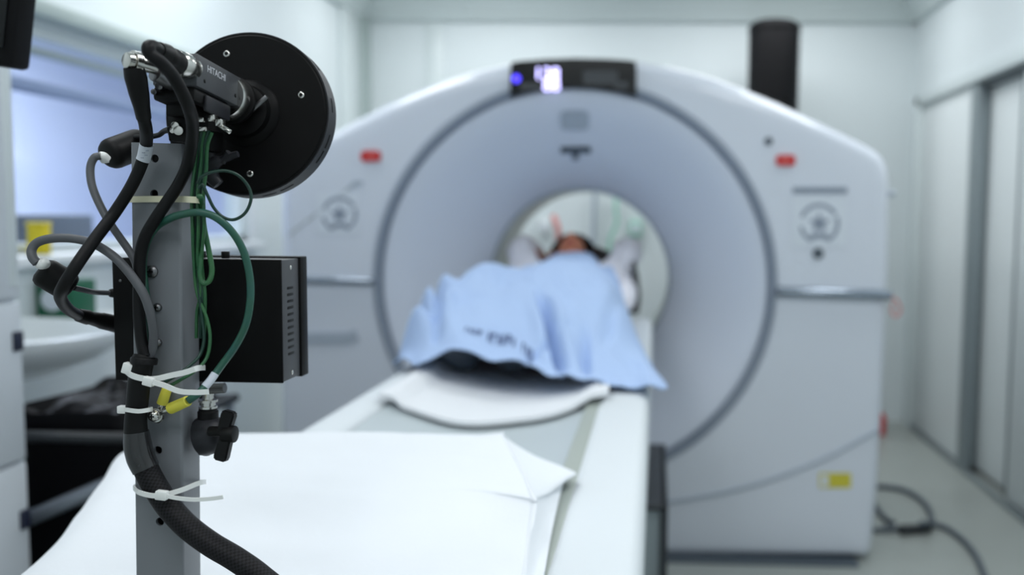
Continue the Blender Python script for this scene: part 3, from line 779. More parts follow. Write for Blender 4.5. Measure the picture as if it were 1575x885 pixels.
# things on the back wall seen through the bore
h = tube('hose', [(950, 296, 5.6), (947, 318, 5.58), (949, 340, 5.58), (944, 356, 5.58), (938, 372, 5.58), (Vector((P(938, 372, 5.58).x, 5.58, .9)),), (Vector((P(938, 372, 5.58).x, 5.58, .02)),)], .012, 'mint'); tag(h, 'pale green hose on back wall seen through scanner opening', 'hose')
h = tube('hose', [(915, 293, 5.6), (914, 320, 5.6), (913, 350, 5.6), (912, 385, 5.6), (Vector((P(912, 385, 5.6).x, 5.6, .9)),), (Vector((P(912, 385, 5.6).x, 5.6, .02)),)], .014, 'seam'); tag(h, 'grey pipe on back wall seen through scanner opening, left of green hose', 'pipe')
h = tube('hose', [(851, 332, 5.3), (856, 345, 5.28), (859, 358, 5.28), (858, 374, 5.3), (856, 400, 5.3), (855, 470, 5.35), (Vector((P(855, 470, 5.35).x, 5.35, .9)),), (Vector((P(855, 470, 5.35).x, 5.35, .02)),)], .018, 'pinkred'); tag(h, 'pinkish red hose beyond head seen through scanner opening', 'hose')
for px, py, wd2, m_, lb in ((838, 349, 16, 'white', 'white wall box seen through scanner opening left of red hose'), (978, 352, 18, 'mint', 'pale green wall box seen through scanner opening at right')):
    c_ = P(px, py, 5.63); t = thing('wall_box', c_, lb, 'box'); s_ = wd2 * 5.63 / 1400 / 2
    obj('casing', add_box(B(), (c_.x - s_, 5.605, c_.z - s_ * 1.4), (c_.x + s_, 5.659, c_.z + s_ * 1.4), .008), m_, t)
    obj('cover', add_box(B(), (c_.x - s_ * .6, 5.600, c_.z - s_ * .8), (c_.x + s_ * .6, 5.606, c_.z + s_ * .8), .002), 'decalp', t)
# red canister on the floor behind the scanner
c_ = P(1352, 632, 5.3)
rc = thing('red_canister', (c_.x, 5.3, 0), 'small red canister on floor peeking out behind right side of scanner', 'canister')
obj('canister_body', add_lathe(B(), (c_.x, 5.3, 0), (c_.x, 5.3, 1), [(0, 0), (0, .04), (.10, .042), (.12, .03), (.13, .014), (.13, 0)], 24), 'red', rc)
obj('nozzle', add_cyl(B(), (c_.x, 5.3, .131), (c_.x, 5.3, .17), .012), 'dark', rc)
# floor cable with connector
fz = .013
def floor_tube(nm, pts, r, m): return add_tube(B(), [PZ(x, y, fz) for x, y in pts], r, 10, 8)
cb = thing('floor_cable', PZ(1400, 813, 0), 'grey cable looping over floor beside the scanner', 'cable')
obj('lead', floor_tube('x', [(1336, 815), (1360, 815), (1400, 813), (1440, 808), (1470, 822), (1496, 848), (1512, 880), (1524, 915), (1530, 960)], .011, 0), 'slate', cb, 60)
obj('plug', add_cyl(B(), PZ(1385, 816, .021), PZ(1430, 812, .021), .021, .017), 'dark', cb)
c2 = obj('cable_loop', add_tube(B(), [PZ(1334, 749, fz)] + [PZ(x, y, fz) for x, y in ((1360, 749), (1392, 755), (1420, 772), (1433, 795))] + [PZ(1430, 806, fz + .022), PZ(1418, 806, fz + .04)], .012, 10, 8), 'slate', None, 60)
tag(c2, 'dark loop of cable on floor arching behind the connector', 'cable')
c3 = obj('cable_loop', add_tube(B(), [PZ(1340, 765, fz), PZ(1349, 782, fz), PZ(1362, 798, fz), PZ(1374, 805, fz + .02)], .011, 10, 8), 'slate', None, 60)
tag(c3, 'short dark cable on floor between scanner corner and connector', 'cable')

# ---- left side: cabinet, monitor, basin, bag trolley, boxes
Xc1 = P(36, 500, 1.70).x
cbn = thing('equipment_cabinet', (Xc1 - .3, 1.4, 0), 'tall white equipment cabinet with navy latches at left edge', 'cabinet')
obj('carcass', add_box(B(), (XL + .02, 1.1, .04), (Xc1 - .012, 1.70, 2.05), .008), 'cab', cbn)
zs = [(.06, P(20, 708, 1.69).z - .004), (P(20, 708, 1.69).z + .004, P(20, 461, 1.69).z - .004), (P(20, 461, 1.69).z + .004, 2.04)]
for a, c in zs:
    p_ = obj('side_panel', add_box(B(), (Xc1 - .012, 1.12, a), (Xc1, 1.695, c), .004), 'cab', cbn)
for y_ in (1.672, 1.684):
    obj('panel_rib', add_cyl(B(), (Xc1, y_, P(20, 440, 1.69).z), (Xc1, y_, 2.0), .003), 'trimw', cbn)
for py in (524, 796):
    z_ = P(30, py, 1.69).z
    obj('latch', add_box(B(), (Xc1 - .002, 1.668, z_ - .019), (Xc1 + .006, 1.693, z_ + .019), .003), 'navy', cbn, label='navy latch')
mh = thing('hanging_monitor', (-.93, 1.03, ZC), 'black monitor hanging in top left corner before the cabinet', 'monitor')
c_ = [P(61, 0, 1.03), P(48, 111, 1.03), P(-3, 103, 1.03)]
ml = Matrix.Translation(c_[1]) @ Matrix.Rotation(math.atan2(c_[2].z - c_[1].z, c_[1].x - c_[2].x), 4, 'Y')
obj('casing', add_box(B(), (-.42, -.03, 0), (0, .0, .27), .006, mtx=ml), 'mon', mh)
obj('screen', add_box(B(), (-.40, -.033, .02), (-.012, -.0295, .255), .001, mtx=ml), 'displ', mh)
obj('mount_arm', add_cyl(B(), c_[1] + Vector((-.2, -.01, .24)), (c_[1].x - .2, 1.02, ZC), .02), 'dark', mh)
# wash basin
sk = thing('wash_basin', (XL, 2.24, .82), 'white wall hung wash basin below window at left', 'basin')
bm = B(); rg = []; ax = PX(165, 520, XL).x
xr_ = P(163, 522, 2.24).x - XL
prof = [(1, .94), (1.0, .925), (.97, .90), (.86, .865), (.65, .83), (.35, .81), (0.02, .80)]
inn = [(.95, .944), (.91, .935), (.80, .89), (.55, .86), (.02, .85)]
for f_, z_ in inn[::-1] + prof:
    rg.append([bm.verts.new((XL + .002 + xr_ * f_ * max(0, math.sin(PI * k / 28)) ** .8, 2.24 - .31 * (f_ if f_ > .3 else f_) * math.cos(PI * k / 28), z_)) for k in range(29)])
for a, c in zip(rg, rg[1:]):
    for k in range(28): bm.faces.new((a[k], a[k + 1], c[k + 1], c[k]))
obj('bowl', bm, 'sink', sk, 50)
obj('waste_pipe', add_cyl(B(), (XL + .16, 2.24, .01), (XL + .16, 2.24, .82), .022), 'trimw', sk)
tp_ = Vector((XL + .03, 2.24, .945)); obj('tap', add_tube(B(), [tp_, tp_ + Vector((0, 0, .09)), tp_ + Vector((.05, 0, .13)), tp_ + Vector((.12, 0, .10))], .011, 10, 8), 'silver', sk, 60)
# green box with white round mark, on the basin's back edge / ledge
lg = obj('wall_ledge', add_box(B(), (XL + .001, 2.57, .895), (XL + .17, 2.98, .9185), .006), 'white'); tag(lg, 'narrow white ledge on left wall beside the wash basin', 'ledge')
ga, gb_ = P(44, 505, 2.62), P(112, 505, 2.62); gt = P(80, 432, 2.62).z
gbx = thing('green_box', (ga.x, 2.62, .919), 'dark green box with pale round mark on ledge below window', 'box')
ga.x = max(ga.x, XL + .006)
obj('carton', add_box(B(), (ga.x, 2.62, .9188), (gb_.x, 2.74, gt), .006), 'dkgreen', gbx)
obj('round_mark', add_cyl(B(), (ga.x + .05, 2.6205, (gt + .93) / 2), (ga.x + .05, 2.6185, (gt + .93) / 2), .034), 'decalp', gbx)
ya = P(42, 386, 2.66)
ybx = thing('yellow_box', (XL + .02, 2.66, WZ0), 'small yellow box standing on the window sill at left', 'box')
obj('carton', add_box(B(), (XL - .0, 2.60, WZ0 + .0005), (XL + .052, 2.635, P(60, 348, 2.64).z), .004), 'ybox', ybx)
obj('lid', add_box(B(), (XL - .002, 2.598, P(60, 348, 2.64).z), (XL + .054, 2.637, P(60, 348, 2.64).z + .012), .003), 'ybox', ybx)
# bag trolley
tr = thing('waste_trolley', (-1.15, 1.9, 0), 'grey framed waste trolley below the wash basin at left', 'trolley')
xa, xb = P(30, 640, 1.9).x + .02, P(262, 640, 1.9).x
b = B()
zt = P(150, 652, 1.9).z
add_tube(b, [(xa, 1.78, zt), (xb, 1.78, zt), (xb, 2.2, zt), (xa, 2.2, zt), (xa, 1.78, zt)], .012, 10, 1, smooth=False)
obj('top_hoop', b, 'dark', tr, 60)
for x in (xa + .01, xb - .01):
    for y in (1.79, 2.19): obj('leg', add_cyl(B(), (x, y, .07), (x, y, zt), .011), 'tube', tr)
for x in (xa + .01, xb - .01):
    for y in (1.79, 2.19): obj('caster', add_cyl(B(), (x - .012, y, .035), (x + .012, y, .035), .035), 'dark', tr)
obj('cross_bar', add_cyl(B(), P(40, 800, 1.76), P(190, 735, 1.80), .016), 'tube', tr)
obj('base_tray', add_box(B(), (xa, 1.79, .10), (xb, 2.19, .125), .006), 'binp', tr)
bm = B(); rg = []; NB = 40
for j in range(15):
    t = j / 14; z_ = .13 + (zt + .045 - .13) * t; rr_ = []
    for k in range(NB):
        a = 2 * PI * k / NB; ex = .28
        cx2 = math.copysign(abs(math.cos(a)) ** ex, math.cos(a)); cy2 = math.copysign(abs(math.sin(a)) ** ex, math.sin(a))
        sc_ = .86 + .10 * math.sin(t * PI) + (.10 if t > .9 else 0)
        n1 = 1 + .07 * noise.noise(Vector((cx2 * 2.2, cy2 * 2.2, t * 5)))
        rr_.append(bm.verts.new(((xa + xb) / 2 + (xb - xa) / 2 * .92 * sc_ * cx2 * n1, 1.99 + .19 * sc_ * cy2 * n1, z_ + .022 * noise.noise(Vector((cx2 * 3, cy2 * 3, 7))) * t)))
    rg.append(rr_)
for a, c in zip(rg, rg[1:]):
    for k in range(NB): bm.faces.new((a[k], a[(k + 1) % NB], c[(k + 1) % NB], c[k]))
bm.faces.new(rg[0])
cxm = (xa + xb) / 2
for q in range(1, 9):
    f_ = 1 - q / 9
    rr_ = []
    for v_ in rg[14]:
        x_, y_ = cxm + (v_.co.x - cxm) * f_, 1.99 + (v_.co.y - 1.99) * f_
        rr_.append(bm.verts.new((x_, y_, zt + .035 + .055 * noise.noise(Vector((x_ * 17, y_ * 17, 3))) + .03 * noise.noise(Vector((x_ * 40, y_ * 40, 9))))))
    rg.append(rr_)
    for k in range(NB): bm.faces.new((rg[-2][k], rg[-2][(k + 1) % NB], rr_[(k + 1) % NB], rr_[k]))
bm.faces.new(rg[-1])
tag(obj('waste_bag', bm, 'bag', None, 60), 'crumpled black plastic bag filling the grey trolley', 'bag')
# ================================================================== FOREGROUND POST
YP = .75
pt = thing('mounting_post', (-.4475, .765, 0), 'grey square metal post with holes in left foreground carrying the cables', 'post')
tl = math.atan2(P(208, 885, YP).x - P(200, 219, YP).x, P(200, 219, YP).z - P(208, 885, YP).z)
ptop = P(200, 219, YP); PW = P(277, 219, YP).x - ptop.x; PD = .031; PH = ptop.z / math.cos(tl)
PM = Matrix.Translation(ptop) @ Matrix.Rotation(-tl, 4, 'Y')     # local: x 0..PW, y 0..PD, z 0 down to -PH
def post_pt(px, py, dy=0.):   # point on the post's front plane, dy towards the viewer
    p = P(px, py, YP); return Vector((p.x, YP - dy, p.z))
bm = B(); wth = .003
o1 = rrect(0, 0, PW, PD, .0025, 4); i1 = rrect(wth, wth, PW - wth, PD - wth, .0012, 4)
def tb_row(z): return ([bm.verts.new(PM @ Vector((x, y, z))) for x, y in o1], [bm.verts.new(PM @ Vector((x, y, z))) for x, y in i1])
ot, it_ = tb_row(0); ob, ib = tb_row(-PH + .004); n = len(o1)
for k in range(n):
    k2 = (k + 1) % n
    bm.faces.new((ot[k], ot[k2], ob[k2], ob[k])); bm.faces.new((it_[k], ib[k], ib[k2], it_[k2]))
    bm.faces.new((ot[k], it_[k], it_[k2], ot[k2])); bm.faces.new((ob[k], ob[k2], ib[k2], ib[k]))
bmesh.ops.recalc_face_normals(bm, faces=bm.faces)
pme = bpy.data.meshes.new('post'); bm.to_mesh(pme); bm.free()
cut = B()
for px, py, r in ((238, 244, .0034), (237, 298, .0034), (243, 693, .0036), (246, 803, .0036)):
    c_ = post_pt(px, py); add_lathe(cut, c_ - Vector((0, .01, 0)), c_ + Vector((0, .012, 0)), [(0, 0), (0, r), (.0184, r), (.0184, 0)], 24)
bmesh.ops.recalc_face_normals(cut, faces=cut.faces)
cme = bpy.data.meshes.new('cut'); cut.to_mesh(cme); cut.free()
o_a = bpy.data.objects.new('pa', pme); o_b = bpy.data.objects.new('pb', cme); COL.objects.link(o_a); COL.objects.link(o_b)
bo = o_a.modifiers.new('b', 'BOOLEAN'); bo.object = o_b; bo.operation = 'DIFFERENCE'; bo.solver = 'EXACT'
bpy.context.view_layer.update()
res = bpy.data.meshes.new_from_object(o_a.evaluated_get(bpy.context.evaluated_depsgraph_get()))
bpy.data.objects.remove(o_a); bpy.data.objects.remove(o_b)
for p in res.polygons: p.use_smooth = True
res.set_sharp_from_angle(angle=math.radians(35))
obj('tube', res, 'post', pt)
obj('light_stop', add_box(B(), (wth - .0004, wth - .0004, -.016), (PW - wth + .0004, PD - wth + .0004, -.004), .001, mtx=PM), 'black', pt)  # unseen black insert, added to keep light from the open top out
obj('foot_plate', add_box(B(), (-.55, .68, 0), (-.35, .87, .012), .003), 'post', pt)
def screw(bm, c, d, r, h, bm2=None):
    """pan head screw; cross recess cut as a raised rim ring plus a dark cross in bm2"""
    add_lathe(bm, c, c + d, [(-.001, 0), (-.001, r), (h * .45, r), (h * .85, r * .75), (h, r * .4), (h, 0)], 20)
    if bm2 is not None:
        u_, w_, dd = frame(d)
        for q1, q2 in ((u_, w_), (w_, u_)):
            mtx = Matrix((q1, q2, dd)).transposed().to_4x4(); mtx.translation = c + dd * h
            add_box(bm2, (-r * .5, -r * .13, -.0002), (r * .5, r * .13, .00018), mtx=mtx)
fd = Vector((0, -1, 0))
for px, py, r in ((234, 418, .0052), (243, 473, .0036), (243, 527, .0036)):
    b1, b2 = B(), B(); screw(b1, post_pt(px, py, .0), fd, r, .0035, b2)
    s_ = obj('screw', b1, 'steel', pt); obj('cross_slot', b2, 'black', s_, 0)

# ---------------------------------------------------------------- black controller box behind the post
YX, YX1, YX2 = .786, .826, .842
bl0 = P(172, 402, YX); br0 = P(432, 400, YX); bb0 = P(430, 590, YX)
bx = thing('controller_box', ((bl0.x + br0.x) / 2, .81, bb0.z), 'flat black electronics box fixed behind the grey post', 'electronics box')
x0, x1, z0, z1 = bl0.x, br0.x, bb0.z, br0.z
obj('front_cover', add_box(B(), (x0, YX, z0), (x1, YX + .0025, z1), .0006), 'blackc', bx)  # cover blacker than case: shaded front and lit side put into colours
side = obj('case', add_box(B(), (x0 + .0006, YX + .0026, z0 + .0006), (x1 - .0006, YX1, z1 - .0006), .0006), 'char', bx, label='case side, coloured lighter as the lit face')
obj('back_plate', add_box(B(), (x0 - .0005, YX1 + .0002, z0 - .001), (x1 + .0015, YX2, z1 + .001), .001), 'blackc', bx)
for i in range(11):
    zc = P(447, 443 + i * 10.1, .806).z
    obj('vent_slot', add_box(B(), (x1 - .003, .7995, zc - .0014), (x1 - .0002, .8135, zc + .0014), .0008), 'black', side, 40)
for py in (412, 573):
    c_ = Vector((x1 - .0006, .808, P(451, py, .808).z)); b1 = B(); screw(b1, c_, Vector((1, 0, 0)), .0021, .001)
    obj('screw', b1, 'silver', bx)
b1 = B(); screw(b1, Vector((P(185, 432, YX).x, YX, P(185, 432, YX).z)), fd, .0012, .0007); obj('screw', b1, 'steel', bx)
for px in (311, 347, 376):
    c_ = P(px, 400, .80); obj('top_knob', add_cyl(B(), (c_.x, .80, z1), (c_.x, .80, z1 + .0062), .0033 if px != 347 else .0036), 'black', bx)
c_ = P(172, 549, .805); b = add_cyl(B(), (x0 - .0055, .805, c_.z), (x0, .805, c_.z), .0026); add_cyl(b, (x0 - .0022, .805, c_.z), (x0, .805, c_.z), .0040); obj('side_stud', b, 'steel', bx)
c_ = Vector((x0, .800, P(172, 451, .80).z)); jk = add_cyl(B(), c_ - Vector((.003, 0, 0)), c_, .0050); obj('jack', jk, 'silver', bx)
c5 = Vector((x0, .805, P(172, 499, .805).z)); jk = add_cyl(B(), c5 - Vector((.004, 0, 0)), c5, .0058); obj('jack', jk, 'silver', bx)

# ---------------------------------------------------------------- the small camera, disc, bracket
tilt = math.atan2(1.3765 - 1.369, .075)
q0 = P(304, 82, .70); q1 = P(304, 133, .70)
cw, ch, cl = P(304, 110, .70).x - P(236, 110, .70).x, (q0.z - q1.z), .074
CMx = Matrix.Translation(q0) @ Matrix.Rotation(-tilt - .005, 4, 'X')   # local: x -cw..0, y 0..cl, z -ch..0
vc = thing('video_camera', q0 + Vector((-cw / 2, .03, -ch)), 'small black box video camera with white lettering on top of grey post', 'camera')
obj('body', add_box(B(), (-cw, 0, -ch), (0, cl, 0), .0012, mtx=CMx), 'char', vc)
obj('lower_body', add_box(B(), (-cw - .001, .002, -ch - .011), (-.0025, cl * .80, -ch), .0025, mtx=CMx), 'black', vc)
obj('side_rib', add_box(B(), (-.003, .016, -ch - .016), (.0004, .056, -ch - .003), .0015, mtx=CMx), 'rim', vc)
tmx = CMx @ Matrix.Translation((.0002, .0305, -.0078)) @ Matrix.Rotation(PI / 2, 4, 'Z') @ Matrix.Rotation(PI / 2, 4, 'X')
lt = text_mesh('HITACHI', .0078, .00008, tmx); obj('lettering', lt, 'letter', vc, label='white lettering on camera side')
for ly, lz in ((.012, -.0185), (.064, -.0175)):
    b1, b2 = B(), B(); c_ = CMx @ Vector((0, ly, lz)); dd = (CMx.to_3x3() @ Vector((1, 0, 0))).normalized(); screw(b1, c_, dd, .0016, .0006, b2)
    s_ = obj('screw', b1, 'black', vc); obj('cross_slot', b2, 'steel', s_, 0)
ax0 = CMx @ Vector((-cw / 2 + .004, cl, -ch / 2 - .004)); ad = (CMx.to_3x3() @ Vector((0, 1, 0))).normalized()
obj('lens_mount', add_lathe(B(), ax0, ax0 + ad, [(-.006, 0), (-.006, .0185), (-.002, .0200), (.003, .0200), (.004, .018), (.004, 0)], 40), 'silver', vc, label='silver lens mount ring')
obj('lens_barrel', add_lathe(B(), ax0, ax0 + ad, [(.004, 0), (.004, .0175), (.008, .0175), (.009, .021), (.013, .021), (.014, .018), (.0155, .018), (.0155, 0)], 40), 'black', vc)
b = B()
obj('grip_lever', add_cyl(B(), ax0 + ad * .014 + Vector((.016, 0, -.008)), ax0 + ad * .014 + Vector((.030, 0, .004)), .0022), 'steel', vc)
# connectors on its back
sil = B()
cA0, cA1 = P(268, 128, .700), P(238, 112, .683)
add_cyl(sil, cA0, cA1, .0065); obj('socket', sil, 'steel', vc)
sB0, sB1 = P(296, 106, .702), P(272, 97, .682)
sB = B(); Lb = (sB1 - sB0).length; add_lathe(sB, sB0, sB1, [(0, 0), (0, .0085), (Lb * .35, .0088), (Lb * .45, .0100), (Lb * .9, .0100), (Lb, .0088), (Lb, 0)], 28)
obj('socket', sB, 'silver', vc, label='silver round socket')
b = B(); add_cyl(b, P(248, 134, .70), P(244, 132, .692), .0030); add_cyl(b, P(240, 143, .70), P(236, 141, .694), .0022); obj('small_port', b, 'steel', vc)

# disc
dc = P(379, 174, .803); dd = Vector((0, 1, -.13)).normalized(); RD = .0722
ds = thing('lamp_disc', dc, 'large round black disc with bolted rim in front of the small camera', 'disc')
obj('disc_body', add_lathe(B(), dc, dc + dd, [(0, 0), (0, RD - .0025), (.0008, RD - .0015), (.0008, RD), (.0215, RD), (.023, RD - .0015), (.023, 0)], 96), 'blackc', ds, 30)
obj('rim_band', add_lathe(B(), dc, dc + dd, [(.0015, RD), (.0015, RD + .0011), (.020, RD + .0011), (.020, RD)], 96), 'rim', ds, 30)
u_, w_, _ = frame(dd)
for k, px, py in ((0, 349, 83), (1, 463.5, 146.5), (2, 385, 267.5)):
    y = .803
    for _i in range(4):
        p_ = P(px, py, y); y = dc.y - (p_.z - dc.z) * dd.z / dd.y
    c_ = P(px, py, y); b1, b2 = B(), B()
    add_lathe(b1, c_, c_ - dd, [(-.0005, 0), (-.0005, .0029), (.0007, .0029), (.0011, .0024), (.0011, .0016), (.0004, .0014), (.0004, 0)], 18)
    s_ = obj('screw', b1, 'silver', ds); obj('socket_hole', add_cyl(B(), c_ - dd * .0004, c_ - dd * .0006, .0015), 'black', s_, 40)

# hub behind the lens
hubc = ax0 + ad * .0245
obj('hub', add_lathe(B(), dc, dc - dd, [(0, 0), (0, .030), (.002, .029), (.005, .024), (.010, .0225), (.0112, .020), (.0112, 0)], 48), 'blackc', ds, 40)
for a in (-18, -30, 8, -62, -75, 40):
    a_ = math.radians(a); rr_ = u_ * math.cos(a_) + w_ * math.sin(a_)
    pts = []
    for q in range(7):
        aa = a_ + math.radians(-5 + 10 * q / 6); pts.append(dc + dd * .011 + (Vector((1, 0, 0)) * math.cos(aa) + dd.cross(Vector((1, 0, 0))).normalized() * -1 * math.sin(aa)) * (RD + .0012))
    obj('rim_slot', add_ribbon(B(), pts, dd, .0016, .0006, 2), 'black', ds, 30)

# bracket under the camera
bk = thing('camera_bracket', post_pt(272, 219) + Vector((0, .015, 0)), 'black clamp bracket joining camera to the post top', 'bracket')
def pbox(bm, x0, y0, x1, y1, Y0, Y1, bev=.001):
    a, c = P(x0, y1, Y0), P(x1, y0, Y0); add_box(bm, (a.x, Y0, a.z), (c.x, Y1, c.z), bev); return bm
obj('block', pbox(B(), 255, 155, 300, 178, .712, .752), 'black', bk)
obj('stem', pbox(B(), 259, 177, 292, 217, .722, .752), 'black', bk)
obj('arm', pbox(B(), 293, 198, 318, 232, .753, .785, .003), 'black', bk)
b = B()
for px, py, r in ((272, 193, .0030), (277, 201, .0038), (268, 201, .0022)): add_cyl(b, P(px, py, .722), P(px - 3, py, .716), r)
obj('lever_screw', b, 'silver', bk, label='silver screws on black stem')
b = B(); pbox(b, 299, 180, 313, 188, .722, .728, .0006); pbox(b, 320, 176, 328, 187, .722, .730, .0006); pbox(b, 331, 183, 340, 194, .722, .730, .0006); pbox(b, 303, 195, 316, 202, .722, .728, .0006)
obj('terminal', b, 'silver', bk)
obj('lever_pin', add_cyl(B(), P(338, 193, .726), P(354, 203, .724), .0020), 'silver', bk)
b = B(); w1, w2, w3 = P(318, 250, .772), P(342, 246, .772), P(362, 238, .772)
add_tube(b, [P(312, 262, .775), P(332, 250, .772), w2, P(356, 240, .772), P(366, 237, .772)], [.0045, .0055, .0035, .0032, .0028], 10, 6)
add_tube(b, [P(342, 250, .772), P(348, 240, .771), P(352, 234, .770)], [.003, .0026, .0026], 10, 5)
obj('wing_nut', b, 'rim', bk)
obj('arm_foot', add_tube(B(), [P(318, 226, .775), P(322, 250, .776), P(326, 272, .778), P(336, 284, .779)], [.006, .007, .006, .005], 12, 6), 'rim', bk)

# ---------------------------------------------------------------- cables
# A: right-angle silver plug + thick black cable down to the box's lower jack
pA = [(218, 172, .684), (224, 195, .700), (225, 220, .728), (220, 246, .7335), (203, 285, .7335), (176, 328, .7315), (146, 368, .716), (118, 408, .702), (98, 440, .700), (93, 457, .712), (104, 475, .738), (122, 486, .774)]
cA = thing('coax_cable', P(210, 95, .665), 'thick black cable with silver right angle plug crossing post to lower left jack', 'cable')
obj('jacket', add_tube(B(), [P(*p) for p in pA], .0048, 14, 8), 'cable', cA, 60)
pl_ = B(); a0, a1 = P(193, 92, .662), P(214, 97, .671)
La = (a1 - a0).length; add_lathe(pl_, a0, a1, [(0, 0), (0, .0050), (.0006, .0058), (La * .40, .0064), (La * .40, .0054), (La * .48, .0054), (La * .48, .0082), (La * .95, .0082), (La, .006), (La + .012, .0055), (La + .012, 0)], 28)
obj('plug', pl_, 'silver', cA, label='silver right angle plug')
bo_ = [P(206, 104, .668), P(209, 120, .670), P(214, 145, .675), P(218, 165, .681), P(221, 181, .688)]
obj('strain_relief', add_tube(B(), bo_, [.0072, .0078, .0070, .0058, .0054], 16, 6), 'black', cA, 60)
p3, p4 = P(120, 485, .772), Vector((c5.x - .0085, .805, c5.z))
pb2 = B(); Lp = (p4 - p3).length; add_lathe(pb2, p3, p4, [(0, 0), (0, .0056), (Lp * .25, .0066), (Lp * .3, .0058), (Lp * .55, .0068), (Lp * .6, .0074), (Lp, .0078), (Lp, 0)], 24)
obj('strain_relief', pb2, 'black', cA)
lb = add_tube(B(), [P(225.5, 222, .7290), P(222, 240, .7330), P(219.5, 247, .7335)], .0052, 18, 6)
lo = obj('cable_label', lb, 'label', cA, 60, label='white printed sleeve on black cable')
b = B()
for px, py in ((221, 229), (226, 232), (220, 235), (224, 239), (218, 243)):
    c_ = P(px, py, .7263); add_box(b, (c_.x - .0009, c_.y - .0002, c_.z - .0003), (c_.x + .0012, c_.y + .0006, c_.z + .0003))
obj('label_print', b, 'decal', lo, 0)
# B: black cable arching over the camera's back and down in front of the post
cB = thing('coax_cable', P(232, 72, .64), 'thick black cable arching over camera back then down front of post', 'cable')
pB = [(245, 78, .652), (236, 72, .640), (229, 73, .634), (231, 83, .634), (246, 95, .638), (264, 114, .650), (279, 140, .660), (290, 165, .670), (296, 190, .690), (295, 220, .712), (288, 255, .728), (274, 285, .7335), (256, 312, .7335), (237, 340, .7325), (223, 365, .7335), (216, 392, .7355), (214, 430, .7365), (214, 480, .7365), (217, 520, .7360), (222, 548, .7350)]
obj('jacket', add_tube(B(), [P(*p) for p in pB], .0047, 14, 8), 'cable', cB, 60)
s0, s1 = P(273, 98, .683), P(243, 76, .650); Lp = (s1 - s0).length
obj('strain_relief', add_lathe(B(), s0, s1, [(0, 0), (0, .0088), (Lp * .3, .0088), (Lp * .35, .0080), (Lp * .6, .0074), (Lp * .65, .0080), (Lp, .0056), (Lp, 0)], 24), 'black', cB)
# ferrite cores with grey cables
f0, f1 = P(164, 240, .776), P(222, 218, .812)
cC = thing('grey_cable', f0, 'grey cable from black barrel beside post top, bending down across post', 'cable')
def barrel(p0, p1, r):
    L = (p1 - p0).length; return add_lathe(B(), p0, p1, [(0, 0), (0, r * .55), (r * .12, r * .82), (r * .35, r * .96), (r * .55, r), (L - r * .55, r), (L - r * .3, r * .94), (L - r * .1, r * .78), (L, r * .5), (L, 0)], 32)
obj('barrel_core', barrel(f0, f1, .0136), 'black', cC, label='black barrel core')
b = B(); add_cyl(b, P(160, 244, .768), P(166, 243, .770), .0042); add_tube(b, [P(163, 246, .765), P(158, 241, .762), P(153, 240, .760)], [.0045, .0042, .0036], 12, 5)
obj('ferrule', b, 'tie', cC, label='white end ferrule')
obj('jacket', add_tube(B(), [P(*p) for p in ((154, 240, .759), (145, 243, .757), (139, 258, .755), (141, 283, .752), (151, 310, .749), (167, 340, .746), (184, 365, .7455), (200, 388, .7455), (209, 405, .7455), (213, 428, .7455))], .0032, 12, 8), 'cgrey', cC, 60)
obj('thin_lead', add_tube(B(), [f1 + Vector((-.006, -.012, .002)), P(240, 209, .77), P(252, 202, .745), P(263, 199, .724)], [.0030, .0022, .0022, .0028], 10, 6), 'cable', cC, 60)
g0, g1 = P(60, 414, .738), P(112, 445, .752)
cD = thing('grey_cable', g0, 'grey cable curling up from lower black barrel then down post into sleeve', 'cable')
obj('barrel_core', barrel(g0, g1, .0126), 'black', cD, label='black barrel core')
b = B(); add_cyl(b, P(66, 404, .722), P(68, 406, .730), .0045); add_tube(b, [P(71, 402, .722), P(64, 407, .720), P(57, 405, .718)], [.0032, .0042, .0036], 12, 5)
obj('ferrule', b, 'tie', cD, label='white end ferrule')
obj('jacket', add_tube(B(), [P(*p) for p in ((57, 405, .718), (50, 396, .718), (49, 384, .720), (58, 373, .722), (80, 367, .723), (110, 367, .724), (138, 373, .726), (160, 384, .727), (183, 402, .7275), (205, 428, .7275), (222, 455, .7275), (232, 485, .730), (236, 512, .735), (235, 532, .738), (231, 548, .739))], .0036, 12, 8), 'cgrey', cD, 60)
obj('thin_lead', add_tube(B(), [P(114, 443, .752), P(132, 447, .765), P(148, 450, .785), Vector((c_.x if False else x0 - .009, .800, P(172, 451, .80).z))], .0024, 10, 6), 'cgrey', cD, 60)
pp0 = Vector((x0 - .0110, .800, P(172, 451, .80).z)); obj('plug', add_cyl(B(), pp0, Vector((x0 - .0032, .800, pp0.z)), .0038, .0046), 'black', cD)

# teal cable: big loop right of the post
tl_ = [(229, 546, .7455), (231, 515, .7460), (227, 475, .7462), (222, 435, .7462), (220, 400, .7460), (226, 372, .7455), (240, 350, .7428), (262, 336, .7335), (285, 329, .7285), (310, 327, .727), (334, 336, .731), (358, 358, .737), (375, 388, .742), (384, 425, .745), (385, 462, .745), (378, 500, .745), (362, 533, .745), (341, 562, .743), (324, 585, .737), (306, 605, .730), (289, 617, .727)]
cT = thing('teal_cable', P(330, 335, .74), 'thick teal green cable making the widest loop right of the post', 'cable')
obj('jacket', add_tube(B(), [P(*p) for p in tl_], .0031, 12, 8), 'teal', cT, 60)
obj('cable_label', add_tube(B(), [P(331, 575, .7400), P(324, 585, .737), P(315, 595.5, .7335)], .0034, 14, 6), 'label', cT, 60)
l0, l1 = P(289, 617, .727), P(262, 629, .733)
obj('terminal_sleeve', add_cyl(B(), l0, l1, .0044, .0048), 'lug', cT, label='yellow crimp sleeve')
